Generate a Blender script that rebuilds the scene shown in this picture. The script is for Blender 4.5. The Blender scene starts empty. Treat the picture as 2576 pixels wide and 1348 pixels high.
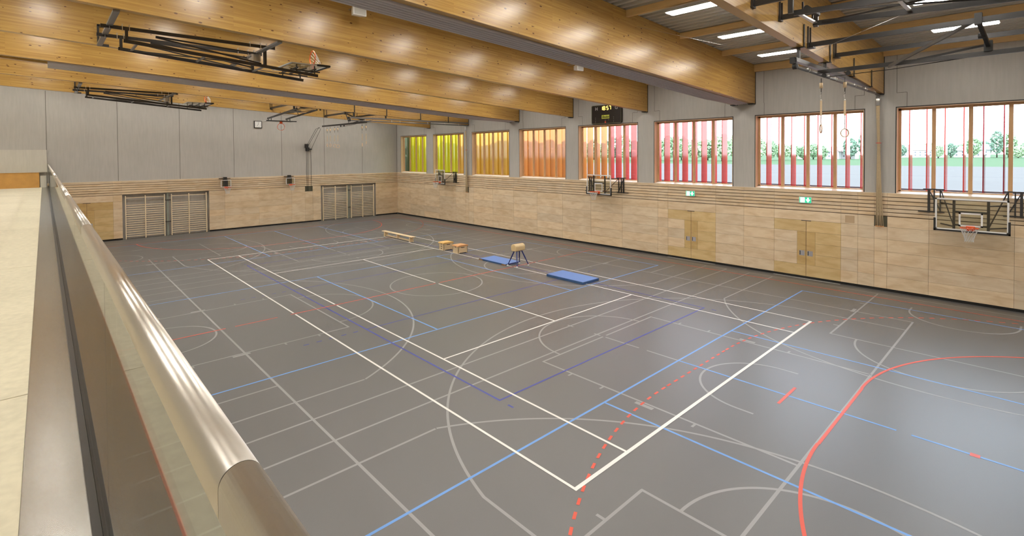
import bpy, math, random
from mathutils import Vector, Matrix
random.seed(7)
R = random.Random(11)
scene = bpy.context.scene
COL = scene.collection

# ------------------------------------------------------------------ measures
YB = 11.16          # window wall plane (inner face)
XA = -22.62         # far end wall plane
XE = 22.62          # near end wall, behind the camera
YN = -11.16         # gallery side
ZP = 3.63           # top of the wooden wall lining
GZ = 3.42           # gallery floor
def zbeam(y): return 7.28 + (YB - y) * 0.0525      # underside of the roof beams
BD = 1.66                                           # beam depth

# ------------------------------------------------------------------ materials
MATS = {}
def nt(name):
    m = bpy.data.materials.new(name); m.use_nodes = True
    n = m.node_tree; n.nodes.clear()
    return m, n, n.nodes, n.links
def mat(name, col, rough=.5, metal=0., spec=.5, coat=0., noise=0., nscale=8., emit=0., stretch=(1, 1, 1), bump=0., trans=0.):
    if name in MATS: return MATS[name]
    m, t, N, L = nt(name)
    out = N.new('ShaderNodeOutputMaterial'); b = N.new('ShaderNodeBsdfPrincipled')
    L.new(b.outputs[0], out.inputs[0])
    c = (*col, 1)
    b.inputs['Base Color'].default_value = c
    b.inputs['Roughness'].default_value = rough; b.inputs['Metallic'].default_value = metal
    b.inputs['Specular IOR Level'].default_value = spec; b.inputs['Coat Weight'].default_value = coat
    b.inputs['Coat Roughness'].default_value = .15
    if emit:
        b.inputs['Emission Color'].default_value = c; b.inputs['Emission Strength'].default_value = emit
    tc = N.new('ShaderNodeTexCoord'); mp = N.new('ShaderNodeMapping'); mp.inputs['Scale'].default_value = stretch
    L.new(tc.outputs['Object'], mp.inputs[0])
    nz = N.new('ShaderNodeTexNoise'); nz.inputs['Scale'].default_value = nscale; nz.inputs['Detail'].default_value = 4
    L.new(mp.outputs[0], nz.inputs[0])
    k = max(noise, .03)
    mx = N.new('ShaderNodeMix'); mx.data_type = 'RGBA'
    mx.inputs[6].default_value = (*[v * (1 - k) for v in col], 1); mx.inputs[7].default_value = (*[min(1, v * (1 + k)) for v in col], 1)
    L.new(nz.outputs[0], mx.inputs[0]); L.new(mx.outputs[2], b.inputs['Base Color'])
    if bump:
        bp = N.new('ShaderNodeBump'); bp.inputs['Strength'].default_value = bump; bp.inputs['Distance'].default_value = .01
        L.new(nz.outputs[0], bp.inputs['Height']); L.new(bp.outputs[0], b.inputs['Normal'])
    MATS[name] = m
    return m

def glulam():
    m, t, N, L = nt('glulam spruce')
    out = N.new('ShaderNodeOutputMaterial'); b = N.new('ShaderNodeBsdfPrincipled'); L.new(b.outputs[0], out.inputs[0])
    geo = N.new('ShaderNodeNewGeometry'); sp = N.new('ShaderNodeSeparateXYZ'); L.new(geo.outputs['Position'], sp.inputs[0])
    a = N.new('ShaderNodeMath'); a.operation = 'MULTIPLY_ADD'; L.new(sp.outputs[1], a.inputs[0]); a.inputs[1].default_value = .0525; L.new(sp.outputs[2], a.inputs[2])
    xo = N.new('ShaderNodeMath'); xo.operation = 'MULTIPLY_ADD'; L.new(sp.outputs[0], xo.inputs[0]); xo.inputs[1].default_value = 3.7; L.new(sp.outputs[1], xo.inputs[2])
    cb = N.new('ShaderNodeCombineXYZ'); L.new(xo.outputs[0], cb.inputs[0]); L.new(a.outputs[0], cb.inputs[1])
    br = N.new('ShaderNodeTexBrick'); L.new(cb.outputs[0], br.inputs[0])
    br.inputs['Scale'].default_value = 1; br.inputs['Brick Width'].default_value = 1.9; br.inputs['Row Height'].default_value = .041
    br.inputs['Mortar Size'].default_value = .0012; br.inputs['Mortar Smooth'].default_value = .4; br.inputs['Bias'].default_value = 0
    br.offset = .37; br.offset_frequency = 2
    br.inputs['Color1'].default_value = (.44, .26, .070, 1); br.inputs['Color2'].default_value = (.57, .365, .108, 1); br.inputs['Mortar'].default_value = (.34, .18, .055, 1)
    mp = N.new('ShaderNodeMapping'); mp.inputs['Scale'].default_value = (1.2, 34, 1); L.new(cb.outputs[0], mp.inputs[0])
    nz = N.new('ShaderNodeTexNoise'); nz.inputs['Scale'].default_value = 1; nz.inputs['Detail'].default_value = 5; L.new(mp.outputs[0], nz.inputs[0])
    rp = N.new('ShaderNodeValToRGB'); L.new(nz.outputs[0], rp.inputs[0])
    rp.color_ramp.elements[0].position = .3; rp.color_ramp.elements[0].color = (.80, .72, .62, 1)
    rp.color_ramp.elements[1].position = .62; rp.color_ramp.elements[1].color = (1, 1, 1, 1)
    mu = N.new('ShaderNodeMix'); mu.data_type = 'RGBA'; mu.blend_type = 'MULTIPLY'; mu.inputs[0].default_value = .8
    L.new(br.outputs[0], mu.inputs[6]); L.new(rp.outputs[0], mu.inputs[7])
    # knots
    mp2 = N.new('ShaderNodeMapping'); mp2.inputs['Scale'].default_value = (4.2, 8.5, 1); L.new(cb.outputs[0], mp2.inputs[0])
    vo = N.new('ShaderNodeTexVoronoi'); vo.inputs['Scale'].default_value = 1; L.new(mp2.outputs[0], vo.inputs[0])
    sc_ = N.new('ShaderNodeSeparateColor'); L.new(vo.outputs['Color'], sc_.inputs[0])
    sz = N.new('ShaderNodeMath'); sz.operation = 'MULTIPLY'; L.new(sc_.outputs[0], sz.inputs[0]); sz.inputs[1].default_value = .19
    lt = N.new('ShaderNodeMath'); lt.operation = 'SUBTRACT'; L.new(sz.outputs[0], lt.inputs[0]); L.new(vo.outputs['Distance'], lt.inputs[1])
    k2 = N.new('ShaderNodeMath'); k2.operation = 'MULTIPLY'; k2.use_clamp = True; L.new(lt.outputs[0], k2.inputs[0]); k2.inputs[1].default_value = 30
    kx = N.new('ShaderNodeMix'); kx.data_type = 'RGBA'; L.new(k2.outputs[0], kx.inputs[0]); L.new(mu.outputs[2], kx.inputs[6]); kx.inputs[7].default_value = (.13, .05, .015, 1)
    L.new(kx.outputs[2], b.inputs['Base Color'])
    b.inputs['Roughness'].default_value = .29; b.inputs['Specular IOR Level'].default_value = .6
    n2 = N.new('ShaderNodeTexNoise'); n2.inputs['Scale'].default_value = 1.4; L.new(cb.outputs[0], n2.inputs[0])
    bp = N.new('ShaderNodeBump'); bp.inputs['Strength'].default_value = .25; bp.inputs['Distance'].default_value = .02
    L.new(n2.outputs[0], bp.inputs['Height']); L.new(bp.outputs[0], b.inputs['Normal'])
    return m

def panelwood():
    # birch faced panels; every panel carries its own tone in the colour attribute "tone"
    m, t, N, L = nt('birch panel')
    out = N.new('ShaderNodeOutputMaterial'); b = N.new('ShaderNodeBsdfPrincipled'); L.new(b.outputs[0], out.inputs[0])
    at = N.new('ShaderNodeAttribute'); at.attribute_name = 'tone'
    geo = N.new('ShaderNodeNewGeometry')
    mp = N.new('ShaderNodeMapping'); mp.inputs['Scale'].default_value = (1.1, 1.1, 3.5); L.new(geo.outputs['Position'], mp.inputs[0])
    nz = N.new('ShaderNodeTexNoise'); nz.inputs['Scale'].default_value = 1.3; nz.inputs['Detail'].default_value = 6; nz.inputs['Distortion'].default_value = .6; L.new(mp.outputs[0], nz.inputs[0])
    rp = N.new('ShaderNodeValToRGB'); L.new(nz.outputs[0], rp.inputs[0])
    rp.color_ramp.elements[0].position = .32; rp.color_ramp.elements[0].color = (.86, .80, .72, 1)
    rp.color_ramp.elements[1].position = .6; rp.color_ramp.elements[1].color = (1, 1, 1, 1)
    mu = N.new('ShaderNodeMix'); mu.data_type = 'RGBA'; mu.blend_type = 'MULTIPLY'; mu.inputs[0].default_value = 1
    L.new(at.outputs['Color'], mu.inputs[6]); L.new(rp.outputs[0], mu.inputs[7])
    mp2 = N.new('ShaderNodeMapping'); mp2.inputs['Scale'].default_value = (2, 2, 60); L.new(geo.outputs['Position'], mp2.inputs[0])
    n2 = N.new('ShaderNodeTexNoise'); n2.inputs['Scale'].default_value = 2; L.new(mp2.outputs[0], n2.inputs[0])
    r2 = N.new('ShaderNodeValToRGB'); L.new(n2.outputs[0], r2.inputs[0])
    r2.color_ramp.elements[0].position = .35; r2.color_ramp.elements[0].color = (.93, .91, .88, 1); r2.color_ramp.elements[1].position = .6
    m2 = N.new('ShaderNodeMix'); m2.data_type = 'RGBA'; m2.blend_type = 'MULTIPLY'; m2.inputs[0].default_value = 1
    L.new(mu.outputs[2], m2.inputs[6]); L.new(r2.outputs[0], m2.inputs[7])
    L.new(m2.outputs[2], b.inputs['Base Color']); b.inputs['Roughness'].default_value = .5; b.inputs['Specular IOR Level'].default_value = .35
    return m

def concrete(name, col, k=.06):
    m, t, N, L = nt(name)
    out = N.new('ShaderNodeOutputMaterial'); b = N.new('ShaderNodeBsdfPrincipled'); L.new(b.outputs[0], out.inputs[0])
    geo = N.new('ShaderNodeNewGeometry')
    n1 = N.new('ShaderNodeTexNoise'); n1.inputs['Scale'].default_value = .6; n1.inputs['Detail'].default_value = 6; L.new(geo.outputs['Position'], n1.inputs[0])
    mp = N.new('ShaderNodeMapping'); mp.inputs['Scale'].default_value = (9, 9, .8); L.new(geo.outputs['Position'], mp.inputs[0])
    n2 = N.new('ShaderNodeTexNoise'); n2.inputs['Scale'].default_value = 1.5; n2.inputs['Detail'].default_value = 3; L.new(mp.outputs[0], n2.inputs[0])
    ad = N.new('ShaderNodeMath'); ad.operation = 'ADD'; L.new(n1.outputs[0], ad.inputs[0]); L.new(n2.outputs[0], ad.inputs[1])
    mr = N.new('ShaderNodeMapRange'); mr.inputs[1].default_value = .7; mr.inputs[2].default_value = 1.3; L.new(ad.outputs[0], mr.inputs[0])
    mx = N.new('ShaderNodeMix'); mx.data_type = 'RGBA'; L.new(mr.outputs[0], mx.inputs[0])
    mx.inputs[6].default_value = (*[v * (1 - k) for v in col], 1); mx.inputs[7].default_value = (*[v * (1 + k) for v in col], 1)
    L.new(mx.outputs[2], b.inputs['Base Color']); b.inputs['Roughness'].default_value = .75; b.inputs['Specular IOR Level'].default_value = .25
    return m

def floor_mat():
    m, t, N, L = nt('sports floor')
    out = N.new('ShaderNodeOutputMaterial'); b = N.new('ShaderNodeBsdfPrincipled'); L.new(b.outputs[0], out.inputs[0])
    geo = N.new('ShaderNodeNewGeometry')
    n1 = N.new('ShaderNodeTexNoise'); n1.inputs['Scale'].default_value = .35; n1.inputs['Detail'].default_value = 4; L.new(geo.outputs['Position'], n1.inputs[0])
    n2 = N.new('ShaderNodeTexNoise'); n2.inputs['Scale'].default_value = 120; n2.inputs['Detail'].default_value = 2; L.new(geo.outputs['Position'], n2.inputs[0])
    ad = N.new('ShaderNodeMath'); ad.operation = 'MULTIPLY_ADD'; L.new(n1.outputs[0], ad.inputs[0]); ad.inputs[1].default_value = .6; L.new(n2.outputs[0], ad.inputs[2])
    mr = N.new('ShaderNodeMapRange'); mr.inputs[1].default_value = .5; mr.inputs[2].default_value = 1.1; L.new(ad.outputs[0], mr.inputs[0])
    mx = N.new('ShaderNodeMix'); mx.data_type = 'RGBA'; L.new(mr.outputs[0], mx.inputs[0])
    mx.inputs[6].default_value = (.098, .097, .097, 1); mx.inputs[7].default_value = (.112, .111, .111, 1)
    L.new(mx.outputs[2], b.inputs['Base Color'])
    rr = N.new('ShaderNodeMapRange'); L.new(n1.outputs[0], rr.inputs[0]); rr.inputs[3].default_value = .34; rr.inputs[4].default_value = .42
    L.new(rr.outputs[0], b.inputs['Roughness']); b.inputs['Specular IOR Level'].default_value = .95
    return m

def schlick(N, L, f0, amt=1.0):
    lw = N.new('ShaderNodeLayerWeight'); lw.inputs[0].default_value = .5
    pw = N.new('ShaderNodeMath'); pw.operation = 'POWER'; L.new(lw.outputs['Facing'], pw.inputs[0]); pw.inputs[1].default_value = 5
    ma = N.new('ShaderNodeMath'); ma.operation = 'MULTIPLY_ADD'; ma.use_clamp = True; L.new(pw.outputs[0], ma.inputs[0]); ma.inputs[1].default_value = (1 - f0) * amt; ma.inputs[2].default_value = f0 * amt
    return ma
def glass(name, tint=(1, 1, 1), f0=.04, amt=1.0):
    m, t, N, L = nt(name)
    out = N.new('ShaderNodeOutputMaterial'); tr = N.new('ShaderNodeBsdfTransparent'); gl = N.new('ShaderNodeBsdfGlossy'); mx = N.new('ShaderNodeMixShader')
    tr.inputs[0].default_value = (*tint, 1); gl.inputs['Roughness'].default_value = .02; mu = schlick(N, L, f0, amt)
    L.new(mu.outputs[0], mx.inputs[0]); L.new(tr.outputs[0], mx.inputs[1]); L.new(gl.outputs[0], mx.inputs[2]); L.new(mx.outputs[0], out.inputs[0])
    return m

def finmat(name, col):
    m, t, N, L = nt(name)
    out = N.new('ShaderNodeOutputMaterial')
    tr = N.new('ShaderNodeBsdfTransparent'); tr.inputs[0].default_value = (*[v ** .5 for v in col], 1)
    tl = N.new('ShaderNodeBsdfTranslucent'); tl.inputs[0].default_value = (*col, 1)
    df = N.new('ShaderNodeBsdfDiffuse'); df.inputs[0].default_value = (*col, 1)
    gl = N.new('ShaderNodeBsdfGlossy'); gl.inputs['Roughness'].default_value = .06
    lw = schlick(N, L, .035, .8)
    a = N.new('ShaderNodeMixShader'); a.inputs[0].default_value = .5; L.new(tl.outputs[0], a.inputs[1]); L.new(df.outputs[0], a.inputs[2])
    c = N.new('ShaderNodeMixShader'); c.inputs[0].default_value = .42; L.new(a.outputs[0], c.inputs[1]); L.new(tr.outputs[0], c.inputs[2])
    d = N.new('ShaderNodeMixShader'); L.new(lw.outputs[0], d.inputs[0]); L.new(c.outputs[0], d.inputs[1]); L.new(gl.outputs[0], d.inputs[2])
    L.new(d.outputs[0], out.inputs[0])
    return m

def emis(name, col, s):
    m, t, N, L = nt(name)
    out = N.new('ShaderNodeOutputMaterial'); e = N.new('ShaderNodeEmission'); e.inputs[0].default_value = (*col, 1); e.inputs[1].default_value = s
    L.new(e.outputs[0], out.inputs[0])
    return m

def brushed():
    m, t, N, L = nt('brushed stainless')
    out = N.new('ShaderNodeOutputMaterial'); b = N.new('ShaderNodeBsdfPrincipled'); L.new(b.outputs[0], out.inputs[0])
    b.inputs['Metallic'].default_value = 1; b.inputs['Base Color'].default_value = (.66, .62, .56, 1)
    geo = N.new('ShaderNodeNewGeometry'); mp = N.new('ShaderNodeMapping'); mp.inputs['Scale'].default_value = (260, 12, 12); mp.inputs['Rotation'].default_value = (0, 0, .15); L.new(geo.outputs['Position'], mp.inputs[0])
    nz = N.new('ShaderNodeTexNoise'); nz.inputs['Scale'].default_value = 3; nz.inputs['Detail'].default_value = 3; L.new(mp.outputs[0], nz.inputs[0])
    mr = N.new('ShaderNodeMapRange'); L.new(nz.outputs[0], mr.inputs[0]); mr.inputs[3].default_value = .24; mr.inputs[4].default_value = .40
    L.new(mr.outputs[0], b.inputs['Roughness'])
    bp = N.new('ShaderNodeBump'); bp.inputs['Strength'].default_value = .06; bp.inputs['Distance'].default_value = .0006
    L.new(nz.outputs[0], bp.inputs['Height']); L.new(bp.outputs[0], b.inputs['Normal'])
    return m

M_GLU = glulam(); M_PAN = panelwood(); M_FLOOR = floor_mat()
M_CONC = concrete('fair faced concrete', (.46, .445, .415)); M_CONC2 = concrete('pale plaster', (.56, .54, .48))
M_PURL = mat('purlin spruce', (.68, .46, .20), .5, noise=.16, nscale=4, stretch=(.6, 8, 8))
M_DECK = mat('galvanised deck', (.50, .50, .46), .45, metal=.15, noise=.1, nscale=1.2)
M_BLK = mat('black recess', (.006, .006, .006), .6)
M_DST = mat('dark steel', (.05, .048, .047), .38, metal=.55, noise=.12, nscale=3)
M_GST = mat('grey steel', (.20, .20, .205), .36, metal=.7, noise=.1, nscale=3)
M_ZINC = mat('zinc plated steel', (.62, .62, .60), .3, metal=.9, noise=.08)
M_SS = brushed()
M_SILL = mat('polished sheet metal', (.50, .50, .48), .24, metal=1., noise=.06, nscale=3, stretch=(1, 4, 1), bump=.05)
M_GLASS = glass('window glass'); M_RAILG = glass('balustrade glass', (.95, .98, .95), .08, 1.0); M_BOARDG = glass('backboard glass', (.90, .92, .89), .05)
M_WHITE = mat('white paint', (.80, .80, .79), .4); M_NET = mat('white net cord', (.72, .72, .70), .8)
M_ORANGE = mat('orange enamel', (.78, .11, .02), .3)
M_RUBB = mat('black rubber', (.02, .02, .02), .6)
M_WFR = mat('window frame larch', (.56, .34, .16), .42, noise=.18, nscale=5, stretch=(4, 4, .4)); M_WREV = mat('window reveal wood', (.74, .55, .36), .45, noise=.08, nscale=3, stretch=(3, 3, .4)); M_WSILL = mat('pale sill board', (.82, .72, .58), .3, noise=.06, nscale=3, stretch=(.4, 3, 3))
M_CURT = mat('grey divider curtain', (.50, .47, .48), .85, noise=.14, nscale=3, stretch=(4, .25, 4)); M_ROPE = mat('hemp rope', (.46, .36, .22), .9, noise=.2, nscale=40)
M_BIRCH = mat('pale birch', (.72, .56, .34), .45, noise=.1, nscale=4, stretch=(.5, 4, 4)); M_BAR = mat('beech bars', (.86, .72, .50), .45, noise=.1, nscale=3)
M_LEATH = mat('tan leather', (.66, .34, .14), .5, noise=.08); M_LEATH2 = mat('honey leather', (.74, .46, .15), .5, noise=.08); M_BUCK = mat('cream leather', (.70, .53, .28), .42, noise=.06)
M_BLUE = mat('blue enamel', (.02, .035, .17), .3); M_MAT = mat('blue mat vinyl', (.13, .24, .55), .55, noise=.04, nscale=30); M_MATS = mat('dark blue mat edge', (.04, .10, .24), .6)
M_GFLR = concrete('pale gallery floor', (.66, .60, .46), .10); M_OSB = mat('honey wood band', (.60, .33, .09), .5, noise=.2, nscale=3)
M_LAMP = emis('lamp diffuser', (1, .94, .86), 50); M_LHOUS = mat('lamp housing', (.62, .61, .58), .4, metal=.2)
M_GREEN = emis('green exit panel', (.04, .62, .30), 1.3); M_EXW = emis('white exit mark', (1, 1, 1), 2.4)
M_DIG = emis('led digits', (1, .62, .10), 5.); M_SCR = mat('scoreboard face', (.013, .010, .010), .35); M_LOGO = mat('yellow green plate', (.55, .60, .08), .4); M_SCW = mat('printed white', (.75, .75, .75), .5); M_RED = mat('red print', (.65, .06, .03), .5)
M_SILV = mat('flush handle steel', (.50, .50, .54), .3, metal=.6)
M_GROOVE = mat('shadow joint', (.13, .12, .10), .8)

# ------------------------------------------------------------------ mesh builder
class MB:
    def __init__(s): s.v = []; s.f = []; s.m = []; s.tone = []; s.smooth = []
    def add(s, vs, fs, mi=0, tone=None, sm=False):
        o = len(s.v); s.v += [tuple(v) for v in vs]
        for f in fs: s.f.append(tuple(i + o for i in f)); s.m.append(mi); s.tone.append(tone); s.smooth.append(sm)
        return s
    def box(s, x0, x1, y0, y1, z0, z1, mi=0, tone=None):
        if x0 > x1: x0, x1 = x1, x0
        if y0 > y1: y0, y1 = y1, y0
        if z0 > z1: z0, z1 = z1, z0
        vs = [(x0, y0, z0), (x1, y0, z0), (x1, y1, z0), (x0, y1, z0), (x0, y0, z1), (x1, y0, z1), (x1, y1, z1), (x0, y1, z1)]
        return s.add(vs, [(0, 3, 2, 1), (4, 5, 6, 7), (0, 1, 5, 4), (1, 2, 6, 5), (2, 3, 7, 6), (3, 0, 4, 7)], mi, tone)
    def bar(s, a, b, w, h=None, mi=0, up=(0, 0, 1)):
        # square bar from a to b: w across, h along 'up'
        h = h or w; a = Vector(a); b = Vector(b); d = (b - a).normalized(); u = Vector(up)
        if abs(d.dot(u)) > .98: u = Vector((0, 1, 0))
        r = d.cross(u).normalized(); u = r.cross(d).normalized()
        vs = []
        for p in (a, b):
            for i, j in ((-1, -1), (1, -1), (1, 1), (-1, 1)): vs.append(p + r * (i * w / 2) + u * (j * h / 2))
        return s.add(vs, [(0, 1, 2, 3), (7, 6, 5, 4), (0, 4, 5, 1), (1, 5, 6, 2), (2, 6, 7, 3), (3, 7, 4, 0)], mi)
    def tube(s, pts, r, n=8, mi=0, closed=False, cap=True):
        pts = [Vector(p) for p in pts]; k = len(pts); o = []
        rs = r if isinstance(r, (list, tuple)) else [r] * k
        prev = None; vs = []
        for i, p in enumerate(pts):
            if closed: d = pts[(i + 1) % k] - pts[i - 1]
            else: d = pts[min(i + 1, k - 1)] - pts[max(i - 1, 0)]
            d.normalize()
            u = prev if prev is not None else (Vector((0, 0, 1)) if abs(d.z) < .9 else Vector((1, 0, 0)))
            u = (u - d * u.dot(d)).normalized(); prev = u; w = d.cross(u)
            for j in range(n):
                a = 2 * math.pi * j / n; vs.append(p + (u * math.cos(a) + w * math.sin(a)) * rs[i])
        fs = []
        for i in range(k if closed else k - 1):
            i2 = (i + 1) % k
            for j in range(n): fs.append((i * n + j, i * n + (j + 1) % n, i2 * n + (j + 1) % n, i2 * n + j))
        s.add(vs, fs, mi, sm=True)
        if cap and not closed:
            o = len(s.v) - len(vs)
            s.f.append(tuple(o + j for j in range(n))[::-1]); s.f.append(tuple(o + (k - 1) * n + j for j in range(n)))
            s.m += [mi] * 2; s.tone += [None] * 2; s.smooth += [False] * 2
        return s
    def ring(s, c, nrm, R_, r, n=28, m=8, mi=0):
        nrm = Vector(nrm).normalized(); u = nrm.orthogonal().normalized(); w = nrm.cross(u); c = Vector(c)
        return s.tube([c + (u * math.cos(2 * math.pi * i / n) + w * math.sin(2 * math.pi * i / n)) * R_ for i in range(n)], r, m, mi, closed=True)
    def prism(s, prof, axis, a, b, mi=0, shear=None, sm=False):
        # closed 2D profile extruded along an axis; 'shear' adds shear(t) to z
        k = len(prof); vs = []
        for t in (a, b):
            dz = shear(t) if shear else 0
            for (p, q) in prof:
                vs.append({'x': (t, p, q + dz), 'y': (p, t, q + dz), 'z': (p, q, t)}[axis])
        fs = [tuple(range(k))[::-1], tuple(range(k, 2 * k))]
        s.add(vs, fs, mi); o = len(s.v) - len(vs)
        for i in range(k):
            s.f.append((o + i, o + (i + 1) % k, o + k + (i + 1) % k, o + k + i)); s.m.append(mi); s.tone.append(None); s.smooth.append(sm)
        return s
    def quad(s, pts, mi=0, tone=None): return s.add(pts, [tuple(range(len(pts)))], mi, tone)
    def build(s, name, mats, parent=None, origin=None, label=None, local=False):
        me = bpy.data.meshes.new(name)
        if parent is not None and not local:
            q = parent; off = Vector((0, 0, 0))
            while q is not None: off += q.location; q = q.parent
        elif origin is not None: off = Vector(origin)
        else: off = Vector((0, 0, 0))
        me.from_pydata([tuple(Vector(v) - off) for v in s.v], [], s.f)
        mats = mats if isinstance(mats, (list, tuple)) else [mats]
        for m in mats: me.materials.append(m)
        me.polygons.foreach_set('material_index', s.m); me.polygons.foreach_set('use_smooth', s.smooth)
        if any(t is not None for t in s.tone):
            ca = me.color_attributes.new('tone', 'FLOAT_COLOR', 'CORNER'); li = 0
            data = []
            for p, t in zip(me.polygons, s.tone):
                t = t or (.3, .3, .3)
                data += [*t, 1] * p.loop_total
            ca.data.foreach_set('color', data)
        me.validate(); me.update()
        if max(s.m, default=0) == 0 or True:
            import bmesh
            bm = bmesh.new(); bm.from_mesh(me); bmesh.ops.recalc_face_normals(bm, faces=bm.faces); bm.to_mesh(me); bm.free()
        o = bpy.data.objects.new(name, me); COL.objects.link(o)
        if parent is not None: o.parent = parent
        elif origin is not None: o.location = origin
        if label: o['label'] = label
        return o

def tag(o, label=None, cat=None, group=None, kind=None):
    if label: o['label'] = label
    if cat: o['category'] = cat
    if group: o['group'] = group
    if kind: o['kind'] = kind
    return o
def thing(name, label, cat, loc, group=None, rz=0):
    o = bpy.data.objects.new(name, None); COL.objects.link(o); o.location = loc; o.rotation_euler = (0, 0, rz); o.empty_display_size = .2
    return tag(o, label, cat, group)
def kids(o): return [c for c in bpy.data.objects if c.parent == o]
def copy_tree(o, loc, label, rz=None, group=None):
    def rec(a, par):
        c = a.copy(); COL.objects.link(c); c.parent = par
        for ch in kids(a): rec(ch, c)
        return c
    r = rec(o, None); r.location = loc
    if rz is not None: r.rotation_euler = (0, 0, rz)
    r['label'] = label
    if group: r['group'] = group
    return r
ORD = ['first', 'second', 'third', 'fourth', 'fifth', 'sixth', 'seventh', 'eighth', 'ninth', 'tenth', 'eleventh', 'twelfth', 'thirteenth', 'fourteenth', 'fifteenth', 'sixteenth']
def struct(name, mb, m, parent=None, label=None):
    o = mb.build(name, m, parent, label=label)
    if parent is None: o['kind'] = 'structure'
    return o

# ------------------------------------------------------------------ floor with its court markings
fb = MB()
fb.quad([(XA - .5, -16, 0), (XE + .3, -16, 0), (XE + .3, YB + .3, 0), (XA - .5, YB + .3, 0)], 0)
W_ = .05
LV = {1: .0010, 2: .0016, 3: .0022, 4: .0028, 5: .0034}      # thickness of each layer of tape
EPS = [0]
def ln(x0, y0, x1, y1, c, w=W_):
    EPS[0] = (EPS[0] + 1) % 12
    d = Vector((x1 - x0, y1 - y0)); l = d.length; d /= l; n = Vector((-d.y, d.x)) * w / 2; z = LV[c] + EPS[0] * 4e-5
    fb.quad([(x0 + n.x, y0 + n.y, z), (x0 - n.x, y0 - n.y, z), (x1 - n.x, y1 - n.y, z), (x1 + n.x, y1 + n.y, z)], c)
def arc(cx, cy, r, a0, a1, c, w=W_, dash=None):
    a0, a1 = math.radians(a0), math.radians(a1); n = max(8, int(abs(a1 - a0) * r / .12)); EPS[0] = (EPS[0] + 1) % 12; z = LV[c] + EPS[0] * 4e-5
    if dash:
        n = max(1, int(abs(a1 - a0) * r / (2 * dash))); da = (a1 - a0) / n
        for i in range(n):
            t0 = a0 + da * i; t1 = t0 + da / 2
            fb.quad([(cx + math.cos(t) * q, cy + math.sin(t) * q, z) for t, q in ((t0, r - w / 2), (t0, r + w / 2), (t1, r + w / 2), (t1, r - w / 2))], c)
        return
    for i in range(n):
        t0 = a0 + (a1 - a0) * i / n; t1 = a0 + (a1 - a0) * (i + 1) / n
        fb.quad([(cx + math.cos(t) * q, cy + math.sin(t) * q, z) for t, q in ((t0, r - w / 2), (t0, r + w / 2), (t1, r + w / 2), (t1, r - w / 2))], c)
def rect(x0, y0, x1, y1, c):
    h = W_ / 2
    ln(x0 - h, y0, x1 + h, y0, c); ln(x0 - h, y1, x1 + h, y1, c); ln(x0, y0 + h, x0, y1 - h, c); ln(x1, y0 + h, x1, y1 - h, c)
G, LB, DB, RD, WH = 1, 2, 3, 4, 5
# main basketball court (grey), 28 x 15
rect(-14.05, -7.58, 14.05, 7.58, G); arc(0, 0, 1.8, 0, 360, G)
for sx in (-1, 1):
    f = lambda x: sx * x
    for y in (-2.43, 2.43): ln(f(14.05), y, f(8.25), y, G)
    ln(f(8.25), -2.45, f(8.25), -.02, G); ln(f(8.25), .13, f(8.25), 2.45, G)
    for y in (-6.6, 6.6): ln(f(14.05), y, f(11.04), y, G)
    a = math.degrees(math.asin(6.6 / 6.75))
    if sx > 0: arc(12.46, 0, 6.75, 180 - a, 180 + a, G); arc(8.25, 0, 1.8, 90, 270, G); arc(12.55, 0, 1.28, 90, 270, G)
    else: arc(-12.46, 0, 6.75, -a, a, G); arc(-8.25, 0, 1.8, -90, 90, G); arc(-12.55, 0, 1.28, -90, 90, G)
    for s2 in (-1, 1):
        ln(f(12.55), s2 * 1.28, f(12.87), s2 * 1.28, G)
        for x in (9.2, 10.11, 12.26): ln(f(x), s2 * 2.45, f(x), s2 * 2.58, G)
        ln(f(10.99), s2 * 2.53, f(11.40), s2 * 2.53, G, .10)
        ln(f(5.02), s2 * 7.6, f(5.02), s2 * 9.6, G)
# three cross basketball courts (grey)
for cx in (-15.04, 0, 15.04):
    for q in (-7.02, 7.02):
        if abs(cx + q) < 22.4: ln(cx + q, -10.53, cx + q, 10.53, G)
        ln(cx + q - .1, 0, cx + q + .12, 0, G)
    ln(cx - 7.02, -10.53, min(cx + 7.02, 22.3), -10.53, G); ln(cx - 7.02, 10.53, min(cx + 7.02, 22.3), 10.53, G)
    for s in (-1, 1):
        for q in (-2.44, 2.44): ln(cx + q, s * 10.53, cx + q, s * 4.77, G)
        ln(cx - 2.46, s * 4.77, cx + 2.46, s * 4.77, G)
        for q in (-6.08, 6.08): ln(cx + q, s * 10.53, cx + q, s * 6.06, G)
        a = math.degrees(math.asin(6.08 / 6.75))
        b0 = 90 if s < 0 else 270
        arc(cx, s * 8.97, 6.75, b0 - a, b0 + a, G); arc(cx, s * 4.77, 1.8, b0 - 90, b0 + 90, G); arc(cx, s * 9.0, 1.28, b0 - 90, b0 + 90, G)
        for q in (-1.28, 1.28): ln(cx + q, s * 9.0, cx + q, s * 9.36, G)
        for q in (-1, 1):
            for y in (8.74, 6.59, 5.68): ln(cx + q * 2.46, s * y, cx + q * 2.6, s * y, G)
            ln(cx + q * 2.54, s * 7.88, cx + q * 2.54, s * 7.47, G, .1)
# centre line of the side courts
for s in (-1, 1):
    ln(s * 8.32, 0, s * 9.41, 0, G); ln(s * 9.65, 0, s * 10.53, 0, G)
# volleyball cross courts (light blue)
for cx in (-15.04, 0, 15.04):
    rect(cx - 4.49, -9.03, cx + 4.49, 9.03, LB)
    for y in (-3.0, 3.0): ln(cx - 4.47, y, cx + 4.47, y, LB)
for s in (-1, 1):
    ln(s * 10.58, 0, s * 14.94, 0, LB); ln(s * 15.16, 0, s * 19.5, 0, LB)
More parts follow.
